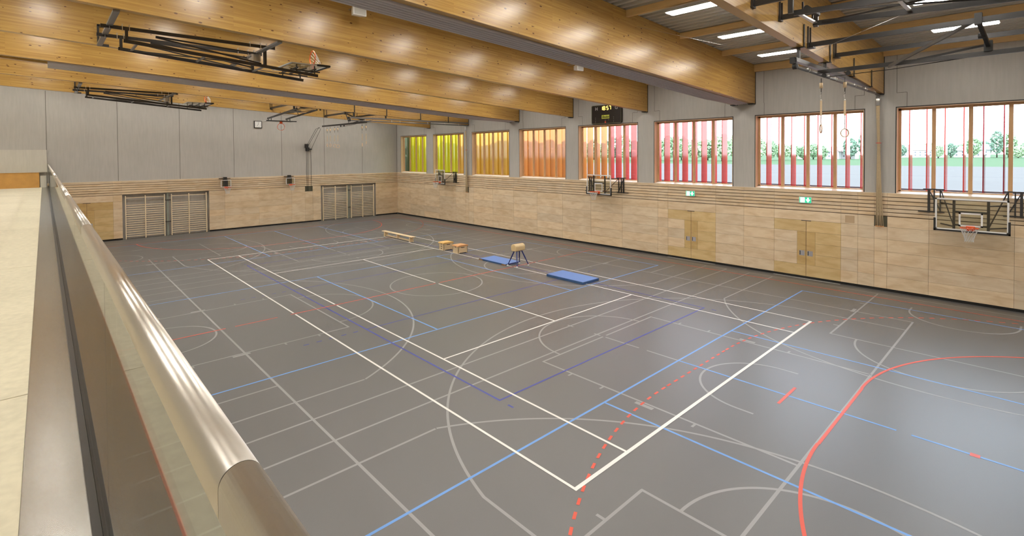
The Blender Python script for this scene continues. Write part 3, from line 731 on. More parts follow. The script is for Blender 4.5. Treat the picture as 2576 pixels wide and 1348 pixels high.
# swing-up hoops under the roof, lying folded along Y
def swing_hoop(x0, label):
    y0 = -10.1
    t = thing('ceiling_hoop', label, 'basketball hoop', (x0, y0, 8.3), 'swing-up hoops folded under the roof')
    XL, XR = x0 - .42, x0 + .82
    def P(n, mb, m, par=t): return mb.build(n, m, par)
    for y in (-10.05, -6.62):
        P('cross_rail', MB().bar((x0 + .2 - 2.42, y, zbeam(y) - .03), (x0 + .2 + 2.3, y, zbeam(y) - .03), .12, .05), M_GST)
    hb = MB(); hx = x0 - 2.3; hy = -10.07
    hb.bar((hx, hy, 8.96), (hx, hy, 8.36), .05, .05); hb.bar((hx, hy - .02, 8.95), (hx, hy + .2, 8.95), .05); hb.bar((hx, hy - .02, 8.38), (hx, hy + .24, 8.38), .07)
    P('hanger_bracket', hb, M_DST)
    for x in (XL, XR):
        s = MB(); s.bar((x, -10.22, 8.33), (x, -6.22, 8.33), .05, .085)
        P('top_rail', s, M_DST)
        s = MB(); s.bar((x, -9.72, 8.34), (x, -9.72, 7.98), .09, .06)
        P('pivot_plate', s, [M_DST])
        for yy in (-10.05, -9.8, -9.66, -6.9, -6.62, -6.45):
            s = MB(); s.bar((x - .035, yy, 8.27), (x - .035, yy, 8.43), .014); s.bar((x + .035, yy, 8.27), (x + .035, yy, 8.43), .014); s.bar((x - .04, yy, 8.28), (x + .04, yy, 8.28), .012); P('clamp_bolt', s, M_ZINC)
        P('swing_arm', MB().bar((x, -9.78, 8.02), (x, -4.95, 7.64), .05, .085), M_DST)
    for y in (-9.5, -8.0, -6.5): P('cross_bar', MB().bar((XL, y, 8.02 - (y + 9.78) * .0787), (XR, y, 8.02 - (y + 9.78) * .0787), .05, .04), M_GST)
    br = MB(); br.bar((XL, -9.6, 8.0), (XR, -6.7, 7.80), .03); br.bar((XR, -9.6, 8.0), (XL, -6.7, 7.80), .03)
    P('diagonal_brace', br, M_DST)
    for x in (XL + .18, XR - .18):
        P('folding_strut', MB().bar((x, -9.1, 8.26), (x, -6.7, 8.14), .04).bar((x, -9.1, 8.24), (x, -6.55, 7.86), .04), M_DST)
    mo = MB(); mo.tube([(x0 - .1, -6.62, 8.05), (x0 + .35, -6.62, 8.05)], .085, 16); mo.box(x0 + .3, x0 + .5, -6.72, -6.52, 7.95, 8.16)
    P('winch_motor', mo, M_ZINC)
    for x in (XL, XR): P('lift_plate', MB().bar((x, -6.5, 8.34), (x, -6.5, 7.8), .10, .07), M_DST)
    # board lying flat, face up
    bz = 7.93; bx = x0 + .2; by0, by1 = -5.85, -4.72
    P('glass_board', MB().box(bx - .9, bx + .9, by0, by1, bz - .008, bz + .008), M_BOARDG)
    fr = MB()
    for q in ((bx - .9, bx - .85, by0, by1), (bx + .85, bx + .9, by0, by1), (bx - .9, bx + .9, by0, by0 + .05), (bx - .9, bx + .9, by1 - .05, by1)): fr.box(*q, bz - .012, bz + .014)
    P('board_frame', fr, M_WHITE)
    P('edge_padding', MB().box(bx - .93, bx + .93, by1 - .02, by1 + .05, bz - .03, bz + .03).box(bx + .87, bx + .93, by1 - .36, by1, bz - .03, bz + .03).box(bx - .93, bx - .87, by1 - .36, by1, bz - .03, bz + .03), M_RUBB)
    cr = MB()
    for y in (-5.6, -5.35, -5.05): cr.bar((XL - .1, y, 7.83), (XR + .1, y, 7.83), .04)
    for x in (XL + .1, x0 + .2, XR - .1): cr.bar((x, -5.75, 7.79), (x, -4.85, 7.77), .035)
    for x in (XL, XR):
        for y in (-5.6, -5.05): cr.bar((x, y, 7.7), (x, y, 7.93), .03)
    P('board_bracket', cr, M_DST)
    hp = MB(); hy = by1 - .15; r = .225
    hp.ring((bx, hy, bz + .15 + r), (0, 1, 0), r, .015, 30, 8); hp.box(bx - .07, bx + .07, hy - .0, hy + .045, bz, bz + .17)
    h_ = P('hoop', hp, M_ORANGE)
    nb = MB(); c = Vector((bx, hy + .02, bz + .15 + r)); n = 12
    for i in range(n):          # slack cords sagging across the upright ring
        a = 2 * math.pi * i / n; p = c + Vector((math.cos(a) * r, 0, math.sin(a) * r))
        q = Vector((bx + math.cos(a) * .10, hy + .22, bz + .13 + .10 * (1 + math.sin(a)) * .8)); m_ = (p + q) / 2 + Vector((0, .03, -.04))
        nb.tube([p, m_, q], .006, 4, cap=False)
    nb.ring((bx, hy + .22, bz + .2), (0, 1, .3), .09, .006, 14, 4)
    nb.build('net', M_NET, h_)
    return t
sh = swing_hoop(0, 'large folded ceiling hoop frame at upper left, nearest the camera')
copy_tree(sh, (-15, -10.1, 8.3), 'smaller looking folded ceiling hoop frame at left, before the end wall')

# main-court hoops folded along X
def main_hoop(sx, label):
    t = thing('ceiling_hoop', label, 'basketball hoop', (sx * 13.4, 0, 7.85), 'main court hoops folded under the roof')
    X = lambda v: sx * v
    A = .58
    for y in (-A, A):
        MB().bar((X(13.35), y, 7.86), (X(18.7), y, 7.58), .05, .10).build('swing_arm', M_DST, t)
    for x, z in ((13.4, 7.86), (15.0, 7.78), (16.6, 7.70)): MB().bar((X(x), -A, z), (X(x), A, z), .07, .03).build('cross_bar', M_ZINC, t)
    b = MB(); b.bar((X(13.5), A, 7.86), (X(16.4), -A, 7.72), .03); b.bar((X(13.5), -A, 7.86), (X(16.4), A, 7.72), .03); b.build('diagonal_brace', M_DST, t)
    for y in (-A - .18, A + .18):
        MB().bar((X(12.61), y, 8.16), (X(17.39), y, 8.16), .06, .11).build('top_rail', M_DST, t)
        h = MB()
        for xx in (12.64, 17.36):
            h = MB()
            for dy in (-.06, .06): h.bar((X(xx), y + dy, 8.5), (X(xx), y + dy, 8.08), .04, .02)
            h.bar((X(xx), y - .08, 8.09), (X(xx), y + .08, 8.09), .05, .03)
            h.build('hanger_bracket', M_DST, t)
        MB().bar((X(13.35), y, 8.2), (X(13.35), y, 7.82), .09, .06).build('pivot_plate', M_DST, t)
    p = MB()
    for y in (-.3, .3): p.bar((X(13.42), y, 8.12), (X(13.42), y, 7.9), .03, .03)
    p.tube([(X(13.5), -.35, 7.98), (X(13.5), .35, 7.98)], .05, 12); p.build('pulley_shaft', M_DST, t)
    pl = MB(); pl.box(X(15.0), X(16.6), -.25, .25, 7.86, 7.9); pl.build('cover_plate', M_DST, t)
    # board lying flat, face down, its ring hanging upright
    x0, x1, z = 17.75, 18.82, 7.39
    MB().box(X(x0), X(x1), -.9, .9, z - .008, z + .008).build('glass_board', M_BOARDG, t)
    f = MB()
    for q in ((x0, x0 + .05, -.9, .9), (x1 - .05, x1, -.9, .9), (x0, x1, -.9, -.85), (x0, x1, .85, .9)): f.box(X(q[0]), X(q[1]), q[2], q[3], z - .014, z + .014)
    f.build('board_frame', M_WHITE, t)
    xe = x1 if sx > 0 else x0
    MB().box(X(x0) - .03, X(x0) + .03, -.93, .93, z - .03, z + .03).build('edge_padding', M_RUBB, t)
    s = MB()
    for y in (-A, A):
        for x in (17.95, 18.5): s.bar((X(x), y, 7.60), (X(x), y, z), .035)
    s.build('board_bracket', M_DST, t)
    h = MB(); xh = X(x0 + .15); h.ring((xh, 0, z - .15 - .225), (1, 0, 0), .225, .014, 30, 8); h.box(xh - .02, xh + .02, -.075, .075, z - .17, z - .01)
    hh = h.build('hoop', M_ORANGE, t)
    nb = MB()
    for i in range(12):
        a = 2 * math.pi * i / 12; p = Vector((xh, math.cos(a) * .225, z - .375 + math.sin(a) * .225)); q = Vector((xh - sx * .2, math.cos(a) * .11, z - .55 + math.sin(a) * .06))
        nb.tube([p, (p + q) / 2 + Vector((0, 0, -.03)), q], .004, 4, cap=False)
    nb.build('net', M_NET, hh)
    return t
main_hoop(-1, 'ceiling hoop seen from the front, folded up beside the wall clock')
main_hoop(1, 'folded ceiling hoop frame at the top right corner')

# ------------------------------------------------------------------ rope rails, ring gear
def rope_rail(X, label):
    s = 1 if X > 0 else -1
    t = thing('rope_rail', label, 'rail', (X, 6.6, 7.3), 'rope rails under the roof beams')
    m = MB(); m.prism([(X - .05, 7.36), (X + .05, 7.36), (X + .05, 7.46), (X + .03, 7.46), (X + .03, 7.38), (X - .03, 7.38), (X - .03, 7.46), (X - .05, 7.46)][::-1], 'y', 2.1, 11.05)
    m.build('rail_channel', M_GST, t)
    MB().tube([(X, 2.1, 7.24), (X, 11.08, 7.24)], .035, 12).build('draw_tube', M_GST, t)
    for y in (2.36, 4.5, 6.98, 9.22):
        h = MB(); h.bar((X, y, zbeam(y)), (X, y, 7.40), .07, .07); h.box(X - .16, X + .16, y - .04, y + .04, zbeam(y) - .02, zbeam(y) - .003)
        h.bar((X + .13, y, zbeam(y) - .01), (X + .13, y, zbeam(y) + .55), .02, .06)
        h.build('rail_hanger', M_DST, t)
    for y in (2.2, 3.1, 4.9, 5.5, 7.6, 9.0, 10.2):
        c = MB(); c.ring((X, y, 7.26), (0, 1, 0), .05, .008, 12, 5); c.box(X - .012, X + .012, y - .012, y + .012, 7.2, 7.37); c.build('rope_carriage', M_ZINC, t)
    e = MB(); e.box(X - .09, X + .02, 2.02, 2.16, 7.32, 7.46); e.tube([(X - .04, 2.1, 7.24), (X + .06, 2.1, 7.24)], .07, 14); e.build('end_pulley', M_RUBB, t)
    return t
rope_rail(12.5, 'dark steel rope rail hanging under the timber beam at upper right')
rope_rail(-12.3, 'distant dark steel rope rail hanging on short posts above the yellow windows')
def rope_bundle(X, near):
    g = 'climbing ropes tied at the %s end' % ('near' if near else 'far')
    for i in range(5):
        a = i - 2; xb = X + a * .055; yb = YB - .16 - .03 * (i % 2)
        pts = [(X - .04 + a * .022, YB - .16, 7.05), (X - .03 + a * .016, YB - .15, 6.2), (X - .01 + a * .014, YB - .14, 5.45), (X + a * .026, YB - .15, 4.2), (X + .03 + a * .045, yb, 2.9), (X + .04 + a * .055, yb, 2.42)]
        m = MB().tube(pts, .019, 8)
        o = m.build('climbing_rope', M_ROPE, origin=(X, YB - .15, 2.42))
        tag(o, 'tan climbing rope in the bundle tied against the wall ' + ('right of the seventh window' if near else 'right of the second window'), 'rope', g)
        MB().tube([(pts[0][0], pts[0][1], 7.2), pts[0], (pts[0][0], pts[0][1], 6.85)], [.02, .028, .028], 8).build('rope_clamp', M_ZINC, o)
        MB().tube([pts[-1], (pts[-1][0], pts[-1][1], 2.38)], .026, 8).build('rope_end', M_LEATH, o)
    o = MB().ring((X - .01, YB - .14, 5.47), (0, 0, 1), .075, .012, 16, 6).build('rope_strap', M_RED, origin=(X, YB - .14, 5.46)); tag(o, 'red strap holding the climbing ropes ' + ('right of the seventh window' if near else 'right of the second window'), 'strap')
rope_bundle(12.5, True); rope_bundle(-12.5, False)

def gym_ring(x, y, ztop, zc, label, group, yaw):
    t = thing('gymnastic_ring', label, 'gymnastic ring', (x, y, zc - .12), group)
    MB().tube([(x, y, ztop), (x, y, ztop - .42)], .009, 6).build('rope', M_RUBB, t)
    MB().tube([(x, y, ztop - .12), (x, y, ztop - .26)], .042, 12).build('stopper', M_BIRCH, t)
    c = MB(); z = ztop - .36
    c.ring((x, y, z - .03), (1, 0, 0), .022, .006, 10, 5); c.tube([(x - .02, y, z - .1), (x, y, z - .2), (x + .02, y, z - .1), (x, y, z - .05)], .006, 5, closed=True); c.tube([(x, y, z - .2), (x, y, z - .24)], .014, 6)
    c.build('shackle', M_ZINC, t)
    s = MB(); s.bar((x, y, z - .22), (x, y, z - .62), .045, .012); s.build('strap_sleeve', M_BIRCH, t)
    s = MB(); s.bar((x, y, z - .6), (x, y, zc + .10), .022, .006); s.build('strap', M_NET, t)
    MB().ring((x, y, zc), (math.cos(yaw), math.sin(yaw), 0), .104, .0145, 28, 8).build('ring', M_WREV, t)
    return t
gym_ring(12.62, 3.75, 7.10, 5.76, 'left one of the two large gymnastic rings hanging before the seventh window', 'rings at the near rail', .5)
gym_ring(13.17, 3.75, 7.06, 5.63, 'right one of the two large gymnastic rings hanging before the seventh window', 'rings at the near rail', 1.25 + math.pi / 2 - .4)
def ring_rig(xs, label, yr=3.75):
    """rails between two roof beams with a swivelling ring bar"""
    a, b = xs
    t = thing('ring_rig', label, 'steel frame', ((a + b) / 2, yr, 7.3), 'ring rigs between roof beams')
    for y, z in ((2.7, 7.83), (4.9, 7.86)):
        MB().bar((a, y, z), (b, y, z), .07, .11).build('long_rail', M_DST, t)
        for x in (a, b):
            h = MB()
            for dy in (-.09, .09): h.bar((x, y + dy, z - .08), (x, y + dy, z + .45), .035, .025)
            h.box(x - .02, x + .12, y - .11, y + .11, z - .09, z - .06)
            h.build('rail_bracket', M_DST, t)
    MB().bar((a - .1, yr, 7.27), (b - .2, yr, 7.29), .06, .10).build('ring_bar', M_DST, t)
    m = (a + b) / 2 + .8
    k = MB(); k.box(m - .06, m + .06, 2.62, 2.78, 7.74, 7.97); k.bar((m, 2.7, 7.8), (m + .1, yr, 7.42), .07, .06); k.box(m + .02, m + .16, yr - .07, yr + .07, 7.32, 7.55); k.tube([(m - .04, 3.25, 7.6), (m + .08, 3.25, 7.6)], .06, 14)
    k.build('swivel_joint', M_RUBB, t)
    MB().bar((a + 1.45, yr, 7.22), (m, 2.72, 7.86), .05, .07).build('diagonal_strut', M_GST, t)
    MB().bar((a + 2.0, yr + .05, 7.32), (m + .1, yr + .3, 7.52), .05, .05).build('short_strut', M_DST, t)
    k = MB()
    for x in (a + .05, a + .6): k.tube([(x, yr - .03, 7.17), (x, yr + .03, 7.17)], .055, 14); k.box(x - .03, x + .03, yr - .02, yr + .02, 7.15, 7.28)
    k.build('rope_pulley', M_RUBB, t)
    MB().tube([(a + .1, yr, 7.12), (a + 1.5, yr, 7.15), (b - .1, yr + .1, 7.36)], .009, 6).build('pull_rope', M_RUBB, t)
    return t
rig = ring_rig((12.64, 17.36), 'dark steel rails and bars carrying the large rings at upper right')
rg2 = copy_tree(rig, (-15, 3.75, 7.3), 'distant steel rails and bars carrying small rings above the end wall')
FR = [(-12.62, 3.05, 5.78, 'small distant ring hanging lowest before the end wall corner', 1.0), (-12.1, 3.05, 5.90, 'small distant ring hanging right beside the lowest one', 1.2),
      (-17.2, 2.75, 5.82, 'leftmost of the row of four small distant rings', .9), (-16.7, 2.75, 5.81, 'second from left of the row of four small distant rings', 1.7), (-16.0, 2.75, 5.77, 'third from left of the row of four small distant rings', 2.3), (-15.5, 2.75, 5.73, 'rightmost of the row of four small distant rings', 2.7)]
for x, y, z, lab, yaw in FR: gym_ring(x, y, 7.05, z, lab, 'small rings in the far bay', yaw)
rb = MB(); rb.bar((-18.0, 2.75, 7.15), (-12.0, 3.05, 7.15), .06, .10); o = rb.build('ring_beam', M_DST, origin=(-15, 2.9, 7.15)); tag(o, 'distant dark bar from which the small rings hang', 'bar')
# thin stay wires
def wire(pts, label, r=.003):
    o = MB().tube(pts, r, 5).build('stay_wire', M_ZINC, origin=pts[0]); tag(o, label, 'wire', 'stay wires under the roof')
wire([(8.0, 2.05, 9.05), (12.4, 2.05, 7.42)], 'thin stay wire from the largest timber beam to the rope rail end')
wire([(12.5, 2.1, 7.4), (14.7, 2.3, 8.15)], 'thin stay wire rising right from the rope rail end')
# winch on the end wall
t = thing('wall_winch', 'black winch with thin cables on the end wall below the small rings', 'winch', (XA + .1, 3.5, 5.5))
m = MB(); m.box(XA + .01, XA + .2, 3.22, 3.44, 5.72, 6.02); m.box(XA + .01, XA + .24, 3.28, 3.5, 5.48, 5.75); m.tube([(XA + .1, 3.3, 5.62), (XA + .1, 3.72, 5.62)], .05, 12); m.build('motor', M_RUBB, t)
m = MB()
for y in (3.34, 3.44, 3.67): m.tube([(XA + .05, y, 2.4), (XA + .05, y, 5.55)], .011, 6)
for y, y2 in ((3.36, 3.95), (3.46, 4.1), (3.68, 4.32)): m.tube([(XA + .1, y, 5.9 if y < 3.6 else 5.62), (XA + .35, y2, 7.16), (XA + 3.2, 3.1, 7.15)], .011, 6)
m.build('cable', M_RUBB, t)

# ------------------------------------------------------------------ wall bars
def wall_bars(ys, label, group):
    y0, y1, y2 = ys; X = XA - .03
    t = thing('wall_bars', label, 'wall bars', (X, y1, 0), group)
    for y in ys: MB().box(X - .05, X + .07, y - .022, y + .022, .0, 2.68).build('upright', M_BAR, t)
    zs = [.16 + .138 * i for i in range(15)] + [2.56]
    for z in zs:
        MB().bar((X, y0, z), (X, y2, z), .032, .036).build('rung', M_BAR, t)
    return t
nm = ['left pair of the left niche', 'right pair of the left niche', 'left pair of the right niche', 'right pair of the right niche']
for ys, l in zip(((-7.66, -6.67, -5.68), (-5.30, -4.34, -3.34), (4.59, 5.58, 6.56), (6.90, 7.89, 8.88)), nm):
    wall_bars(ys, 'wooden wall bars on the end wall, ' + l, 'wall bars on the end wall')
for y, l in ((-5.49, 'left'), (6.73, 'right')):
    m = MB(); m.box(XA - .16, XA - .08, y - .06, y + .06, 0, 2.76); o = m.build('steel_post', mat('pale green steel', (.34, .38, .34), .4, metal=.4), origin=(XA - .12, y, 0))
    tag(o, 'pale steel post between the wall bars of the %s niche' % l, 'post')
    h = MB()
    for z in (.9, 2.3): h.box(XA - .09, XA - .02, y - .16, y + .16, z - .02, z + .02)
    h.build('clamp', M_DST, o)

# ------------------------------------------------------------------ things on the floor
# bench
t = thing('gym_bench', 'long pale wooden gymnastics bench on the floor at the far court', 'bench', (-10.5, 4.27, 0))
bx0, bx1, by = -12.3, -8.72, 4.27
m = MB(); m.prism([(by - .14, .315), (by + .14, .315), (by + .14, .335), (by + .128, .345), (by - .128, .345), (by - .14, .335)], 'x', bx0, bx1); m.build('seat_board', M_BIRCH, t)
for x in (bx0 + .28, bx1 - .28):
    m = MB(); m.prism([(by - .13, .03), (by - .07, .03), (by - .05, .02), (by + .05, .02), (by + .07, .03), (by + .13, .03), (by + .11, .315), (by - .11, .315)], 'x', x - .05, x + .05); m.build('leg', M_BIRCH, t)
    f = MB(); f.box(x - .06, x + .06, by - .14, by - .08, 0, .03); f.box(x - .06, x + .06, by + .08, by + .14, 0, .03); f.build('foot', M_NET, t)
m = MB(); c = (bx0 + bx1) / 2; m.prism([(by - .06, .06), (by + .06, .06), (by + .1, .315), (by - .1, .315)], 'x', c - .04, c + .04); m.build('middle_support', M_BIRCH, t)
MB().box(bx0 + .28, bx1 - .28, by - .03, by + .03, .05, .13).build('balance_beam', M_BIRCH, t)
# vaulting boxes
def vbox(x0, x1, y0, y1, h, lm, sl, label):
    t = thing('vaulting_box', label, 'vaulting box', ((x0 + x1) / 2, (y0 + y1) / 2, 0), 'small vaulting boxes')
    nb = len(sl) if len(sl) > 1 else 1
    hh = h - .06
    for i in range(nb):
        z0 = hh * i / nb; z1 = hh * (i + 1) / nb - .003
        m = MB(); k = .0
        m.box(x0, x0 + .02, y0, y1, z0 + (.035 if i == 0 else 0), z1); m.box(x1 - .02, x1, y0, y1, z0 + (.035 if i == 0 else 0), z1)
        m.box(x0, x1, y0, y0 + .02, z0, z1); m.box(x0, x1, y1 - .02, y1, z0, z1)
        if i == 0: m.box(x1 - .02, x1, y0, y0 + .07, 0, .04); m.box(x1 - .02, x1, y1 - .07, y1, 0, .04)
        m.build('box_section', M_BIRCH, t)
    g = MB()
    for z in sl:
        c = (x0 + x1) / 2; g.box(c - .05, c + .05, y0 - .003, y0 + .004, z - .016, z + .016)
    g.build('grip_hole', M_BLK, t)
    c = (y0 + y1) / 2; MB().box(x1 - .003, x1 + .003, c - .11, c + .11, h - .135, h - .105).build('maker_plate', M_DST, t)
    m = MB(); r = .03
    m.prism([(y0 - r, h - .06), (y1 + r, h - .06), (y1 + r, h - .035), (y1 + .01, h - .005), (y1 - .06, h + .008), (y0 + .06, h + .008), (y0 - .01, h - .005), (y0 - r, h - .035)], 'x', x0 - r, x1 + r)
    m.build('padded_top', lm, t)
    return t
vbox(-5.92, -5.46, 4.12, 4.72, .42, M_LEATH2, [.33, .215, .10], 'left vaulting box with yellow top and three grip holes')
vbox(-4.68, -4.20, 4.14, 4.73, .42, M_LEATH, [.33], 'right vaulting box with orange brown top and one grip hole')
# mats
def gmat(x0, x1, y0, y1, h, label, loops):
    t = thing('gym_mat', label, 'mat', ((x0 + x1) / 2, (y0 + y1) / 2, 0), 'blue gym mats')
    m = MB(); m.box(x0, x1, y0, y1, .004, h); b = m.build('mat_body', [M_MATS], t)
    MB().box(x0 + .012, x1 - .012, y0 + .012, y1 - .012, h - .002, h + .008).build('mat_cover', M_MAT, t)
    if loops:
        for x in (x0, x1 - .22):
            MB().box(x - .02, x + .24, y0 - .025, y0 + .03, .003, .05).build('leather_corner', mat('leather corner', (.36, .20, .08), .6), t)
    return t
gmat(-2.32, -.42, 4.03, 4.98, .06, 'blue gym mat lying left of the vaulting buck', True)
gmat(2.30, 4.28, 3.93, 4.93, .09, 'thicker blue gym mat lying right of the vaulting buck', False)
# vaulting buck
t = thing('vaulting_buck', 'cream vaulting buck on four blue legs between the mats', 'vaulting buck', (0, 4.45, 0))
m = MB(); cy = 4.45; prof = []
for a in range(0, 181, 20): prof.append((.17 * math.cos(math.radians(a)), .89 + .13 * math.sin(math.radians(a))))
prof += [(-.165, .76), (-.14, .70), (.14, .70), (.165, .76)]
m.prism(prof, 'y', cy - .30, cy + .30, sm=False); b = m.build('buck_body', M_BUCK, t)
bv = b.modifiers.new('b', 'BEVEL'); bv.width = .03; bv.segments = 3; bv.limit_method = 'ANGLE'
MB().box(-.10, .10, cy - .2, cy + .2, .675, .71).build('base_plate', M_BLUE, t)
for sx in (-1, 1):
    for sy in (-1, 1):
        top = Vector((sx * .08, cy + sy * .16, .69)); bot = Vector((sx * .31, cy + sy * .36, .05))
        m = MB(); m.bar(top, top.lerp(bot, .55), .055); m.bar(top.lerp(bot, .5), bot, .04); lg = m.build('leg', M_BLUE, t)
        MB().bar(top.lerp(bot, .5), top.lerp(bot, .75), .035).build('extension_tube', M_ZINC, lg)
        f = MB(); f.tube([bot + Vector((0, -.03, -.015)), bot + Vector((0, .03, -.015))], .035, 12); f.build('foot', M_WHITE, lg)
m = MB(); m.bar((-.29, cy - .33, .09), (-.29, cy + .33, .09), .03); m.bar((-.29, cy - .33, .09), (.05, cy - .2, .09), .02); m.build('transport_bar', M_BLUE, t)

# ------------------------------------------------------------------ scoreboard, clock, speakers, exit signs
def text(s, size, m, parent, loc, rot, bold=0., name='lettering', ext=.002, shear=0.):
    c = bpy.data.curves.new(name, 'FONT'); c.body = s; c.size = size; c.extrude = ext; c.offset = bold; c.shear = shear; c.align_x = 'CENTER'; c.align_y = 'CENTER'
    o = bpy.data.objects.new(name, c); dg = bpy.context.evaluated_depsgraph_get()
    COL.objects.link(o); dg = bpy.context.evaluated_depsgraph_get(); me = bpy.data.meshes.new_from_object(o.evaluated_get(dg)); COL.objects.unlink(o); bpy.data.objects.remove(o)
    me.materials.clear(); me.materials.append(m)
    ob = bpy.data.objects.new(name, me); COL.objects.link(ob); ob.parent = parent; ob.location = Vector(loc) - parent.location; ob.rotation_euler = rot
    return ob
t = thing('scoreboard', 'black electronic scoreboard showing the time above the fifth window', 'scoreboard', (.06, YB - .1, 6.79))
m = MB(); x0, x1, z0, z1 = -.95, 1.07, 6.79, 7.82; r = .08; pf = []
for cx, cz, a0 in ((x1 - r, z1 - r, 0), (x0 + r, z1 - r, 90), (x0 + r, z0 + r, 180), (x1 - r, z0 + r, 270)):
    for a in range(0, 91, 30): pf.append((cx + r * math.cos(math.radians(a0 + a)), cz + r * math.sin(math.radians(a0 + a))))
m.prism(pf, 'y', YB - .11, YB - .005); m.build('case', M_SCR, t)
m = MB(); m.tube([(p[0] * .975 + .0015, YB - .111, (p[1] - 7.305) * .96 + 7.305) for p in pf], .007, 5, closed=True); m.build('outline', mat('green outline', (.28, .30, .16), .5), t)
RX = (math.pi / 2, 0, 0); yf = YB - .113
text('H', .26, M_SCW, t, (-.60, yf, 7.62), RX); text('G', .26, M_SCW, t, (.74, yf, 7.62), RX)
def seg(ch, cx, cz, w, h):
    S = {'1': 'bc', '8': 'abcdefg', '5': 'afgcd', '7': 'abc'}[ch]; m = MB(); q = .030; y0, y1 = yf - .004, yf
    B = {'a': (-w, w, h, h), 'd': (-w, w, -h, -h), 'g': (-w, w, 0, 0), 'b': (w, w, 0, h), 'c': (w, w, -h, 0), 'f': (-w, -w, 0, h), 'e': (-w, -w, -h, 0)}
    for k in S:
        a, b, c, d = B[k]; m.box(cx + a - q / 2 * (a == b) - (.0 if a == b else -.008), cx + b + q / 2 * (a == b) - (.0 if a == b else .008), y0, y1, cz + c - (q / 2 if c == d else -.006), cz + d + (q / 2 if c == d else -.006))
    return m
for ch, cx in zip('1857', (-.235, -.075, .155, .325)): seg(ch, cx, 7.64, .05, .095).build('digit', M_DIG, t)
MB().box(.035, .055, yf - .004, yf, 7.68, 7.70).box(.035, .055, yf - .004, yf, 7.57, 7.59).build('colon', M_DIG, t)
pl = MB().box(-.235, .275, yf - .003, yf, 7.06, 7.265).build('logo_plate', M_LOGO, t)
o = text('Bodet', .19, M_BLK, t, (.02, yf - .004, 7.155), RX, .003, shear=.25)
m = MB()
for x in (-.67, .56):
    for z in (7.13, 7.05, 6.97 - .02, 6.87): m.box(x - .009, x + .009, yf - .002, yf, z - .009, z + .009)
m.build('indicator_dot', M_SCW, t)
MB().box(-.03, .055, yf - .003, yf, 6.83, 6.92).build('red_mark', M_RED, t); m = MB(); m.tube([(.01, yf, 6.97), (.01, yf - .002, 6.97)], .03, 12); m.box(.21, .24, yf - .002, yf, 6.96, 7.02); m.build('grey_mark', M_GST, t)

t = thing('wall_clock', 'square wall clock with dark frame high on the end wall', 'clock', (XA, -.06, 7.38))
MB().box(XA, XA + .09, -.32, .20, 7.13, 7.65).build('clock_case', M_DST, t); MB().box(XA + .085, XA + .095, -.275, .155, 7.175, 7.605).build('clock_face', M_WHITE, t)
m = MB(); c = Vector((XA + .099, -.06, 7.39))
m.bar(c, c + Vector((0, 0, .165)), .014, .004, up=(1, 0, 0)); m.bar(c, c + Vector((0, -.06, -.10)), .018, .004, up=(1, 0, 0)); m.build('clock_hand', M_BLK, t)
m = MB()
for k in range(12):
    a = math.radians(30 * k); d = Vector((0, math.sin(a), math.cos(a))); m.bar(c + d * .165, c + d * .195, .012, .003, up=(1, 0, 0))
m.build('hour_mark', M_BLK, t)

for (y, z), l in (((-4.72, 9.20), 'left white ceiling loudspeaker, at the top edge'), ((4.98, 8.72), 'right white ceiling loudspeaker, above and left of the scoreboard')):
    X = 3.18; t = thing('loudspeaker', l, 'loudspeaker', (X, y, z), 'white loudspeakers')
    yaw = .0; m = MB(); h = .115
    vs = []
    for (xx, w, hh) in ((-.13, .13, .085), (.02, .19, .11), (.12, .20, .115), (.135, .185, .10)):
        vs += [(X + xx, y - w, z - hh), (X + xx, y + w, z - hh), (X + xx, y + w, z + hh), (X + xx, y - w, z + hh)]
    fs = [(0, 1, 2, 3), (12, 15, 14, 13)]
    for a in range(3):
        for j in range(4): fs.append((a * 4 + j, a * 4 + (j + 1) % 4, a * 4 + 4 + (j + 1) % 4, a * 4 + 4 + j))
    m.add(vs, fs); m.build('cabinet', M_WHITE, t)
    MB().box(X + .136, X + .14, y - .17, y + .17, z - .09, z + .09).build('grille', mat('speaker cloth', (.50, .50, .47), .8), t)
    b = MB(); b.bar((X - .05, y, z + .1), (X - .05, y, z + .2), .03); b.bar((X - .05, y, z + .19), (2.6, y, z + .19), .03); b.build('bracket', M_ZINC, t)

for x0, l in ((4.76, 'green emergency exit sign above the left double door'), (9.78, 'green emergency exit sign above the right double door')):
    t = thing('exit_sign', l, 'sign', (x0 + .235, YB - .04, 3.08), 'emergency exit signs')
    MB().box(x0, x0 + .47, YB - .085, YB - .037, 3.08, 3.335).build('sign_case', M_WHITE, t)
    y = YB - .087
    MB().box(x0 + .02, x0 + .45, y, y + .002, 3.095, 3.32).build('sign_panel', M_GREEN, t)
    MB().box(x0 + .05, x0 + .215, y - .002, y, 3.11, 3.305).build('white_door_mark', M_EXW, t)
    c = x0 + .335; m = MB(); m.quad([(c - .03, y - .001, 3.3), (c + .03, y - .001, 3.3), (c + .03, y - .001, 3.22), (c - .03, y - .001, 3.22)]); m.quad([(c - .085, y - .001, 3.23), (c + .085, y - .001, 3.23), (c, y - .001, 3.11)])
    m.build('down_arrow', M_EXW, t)

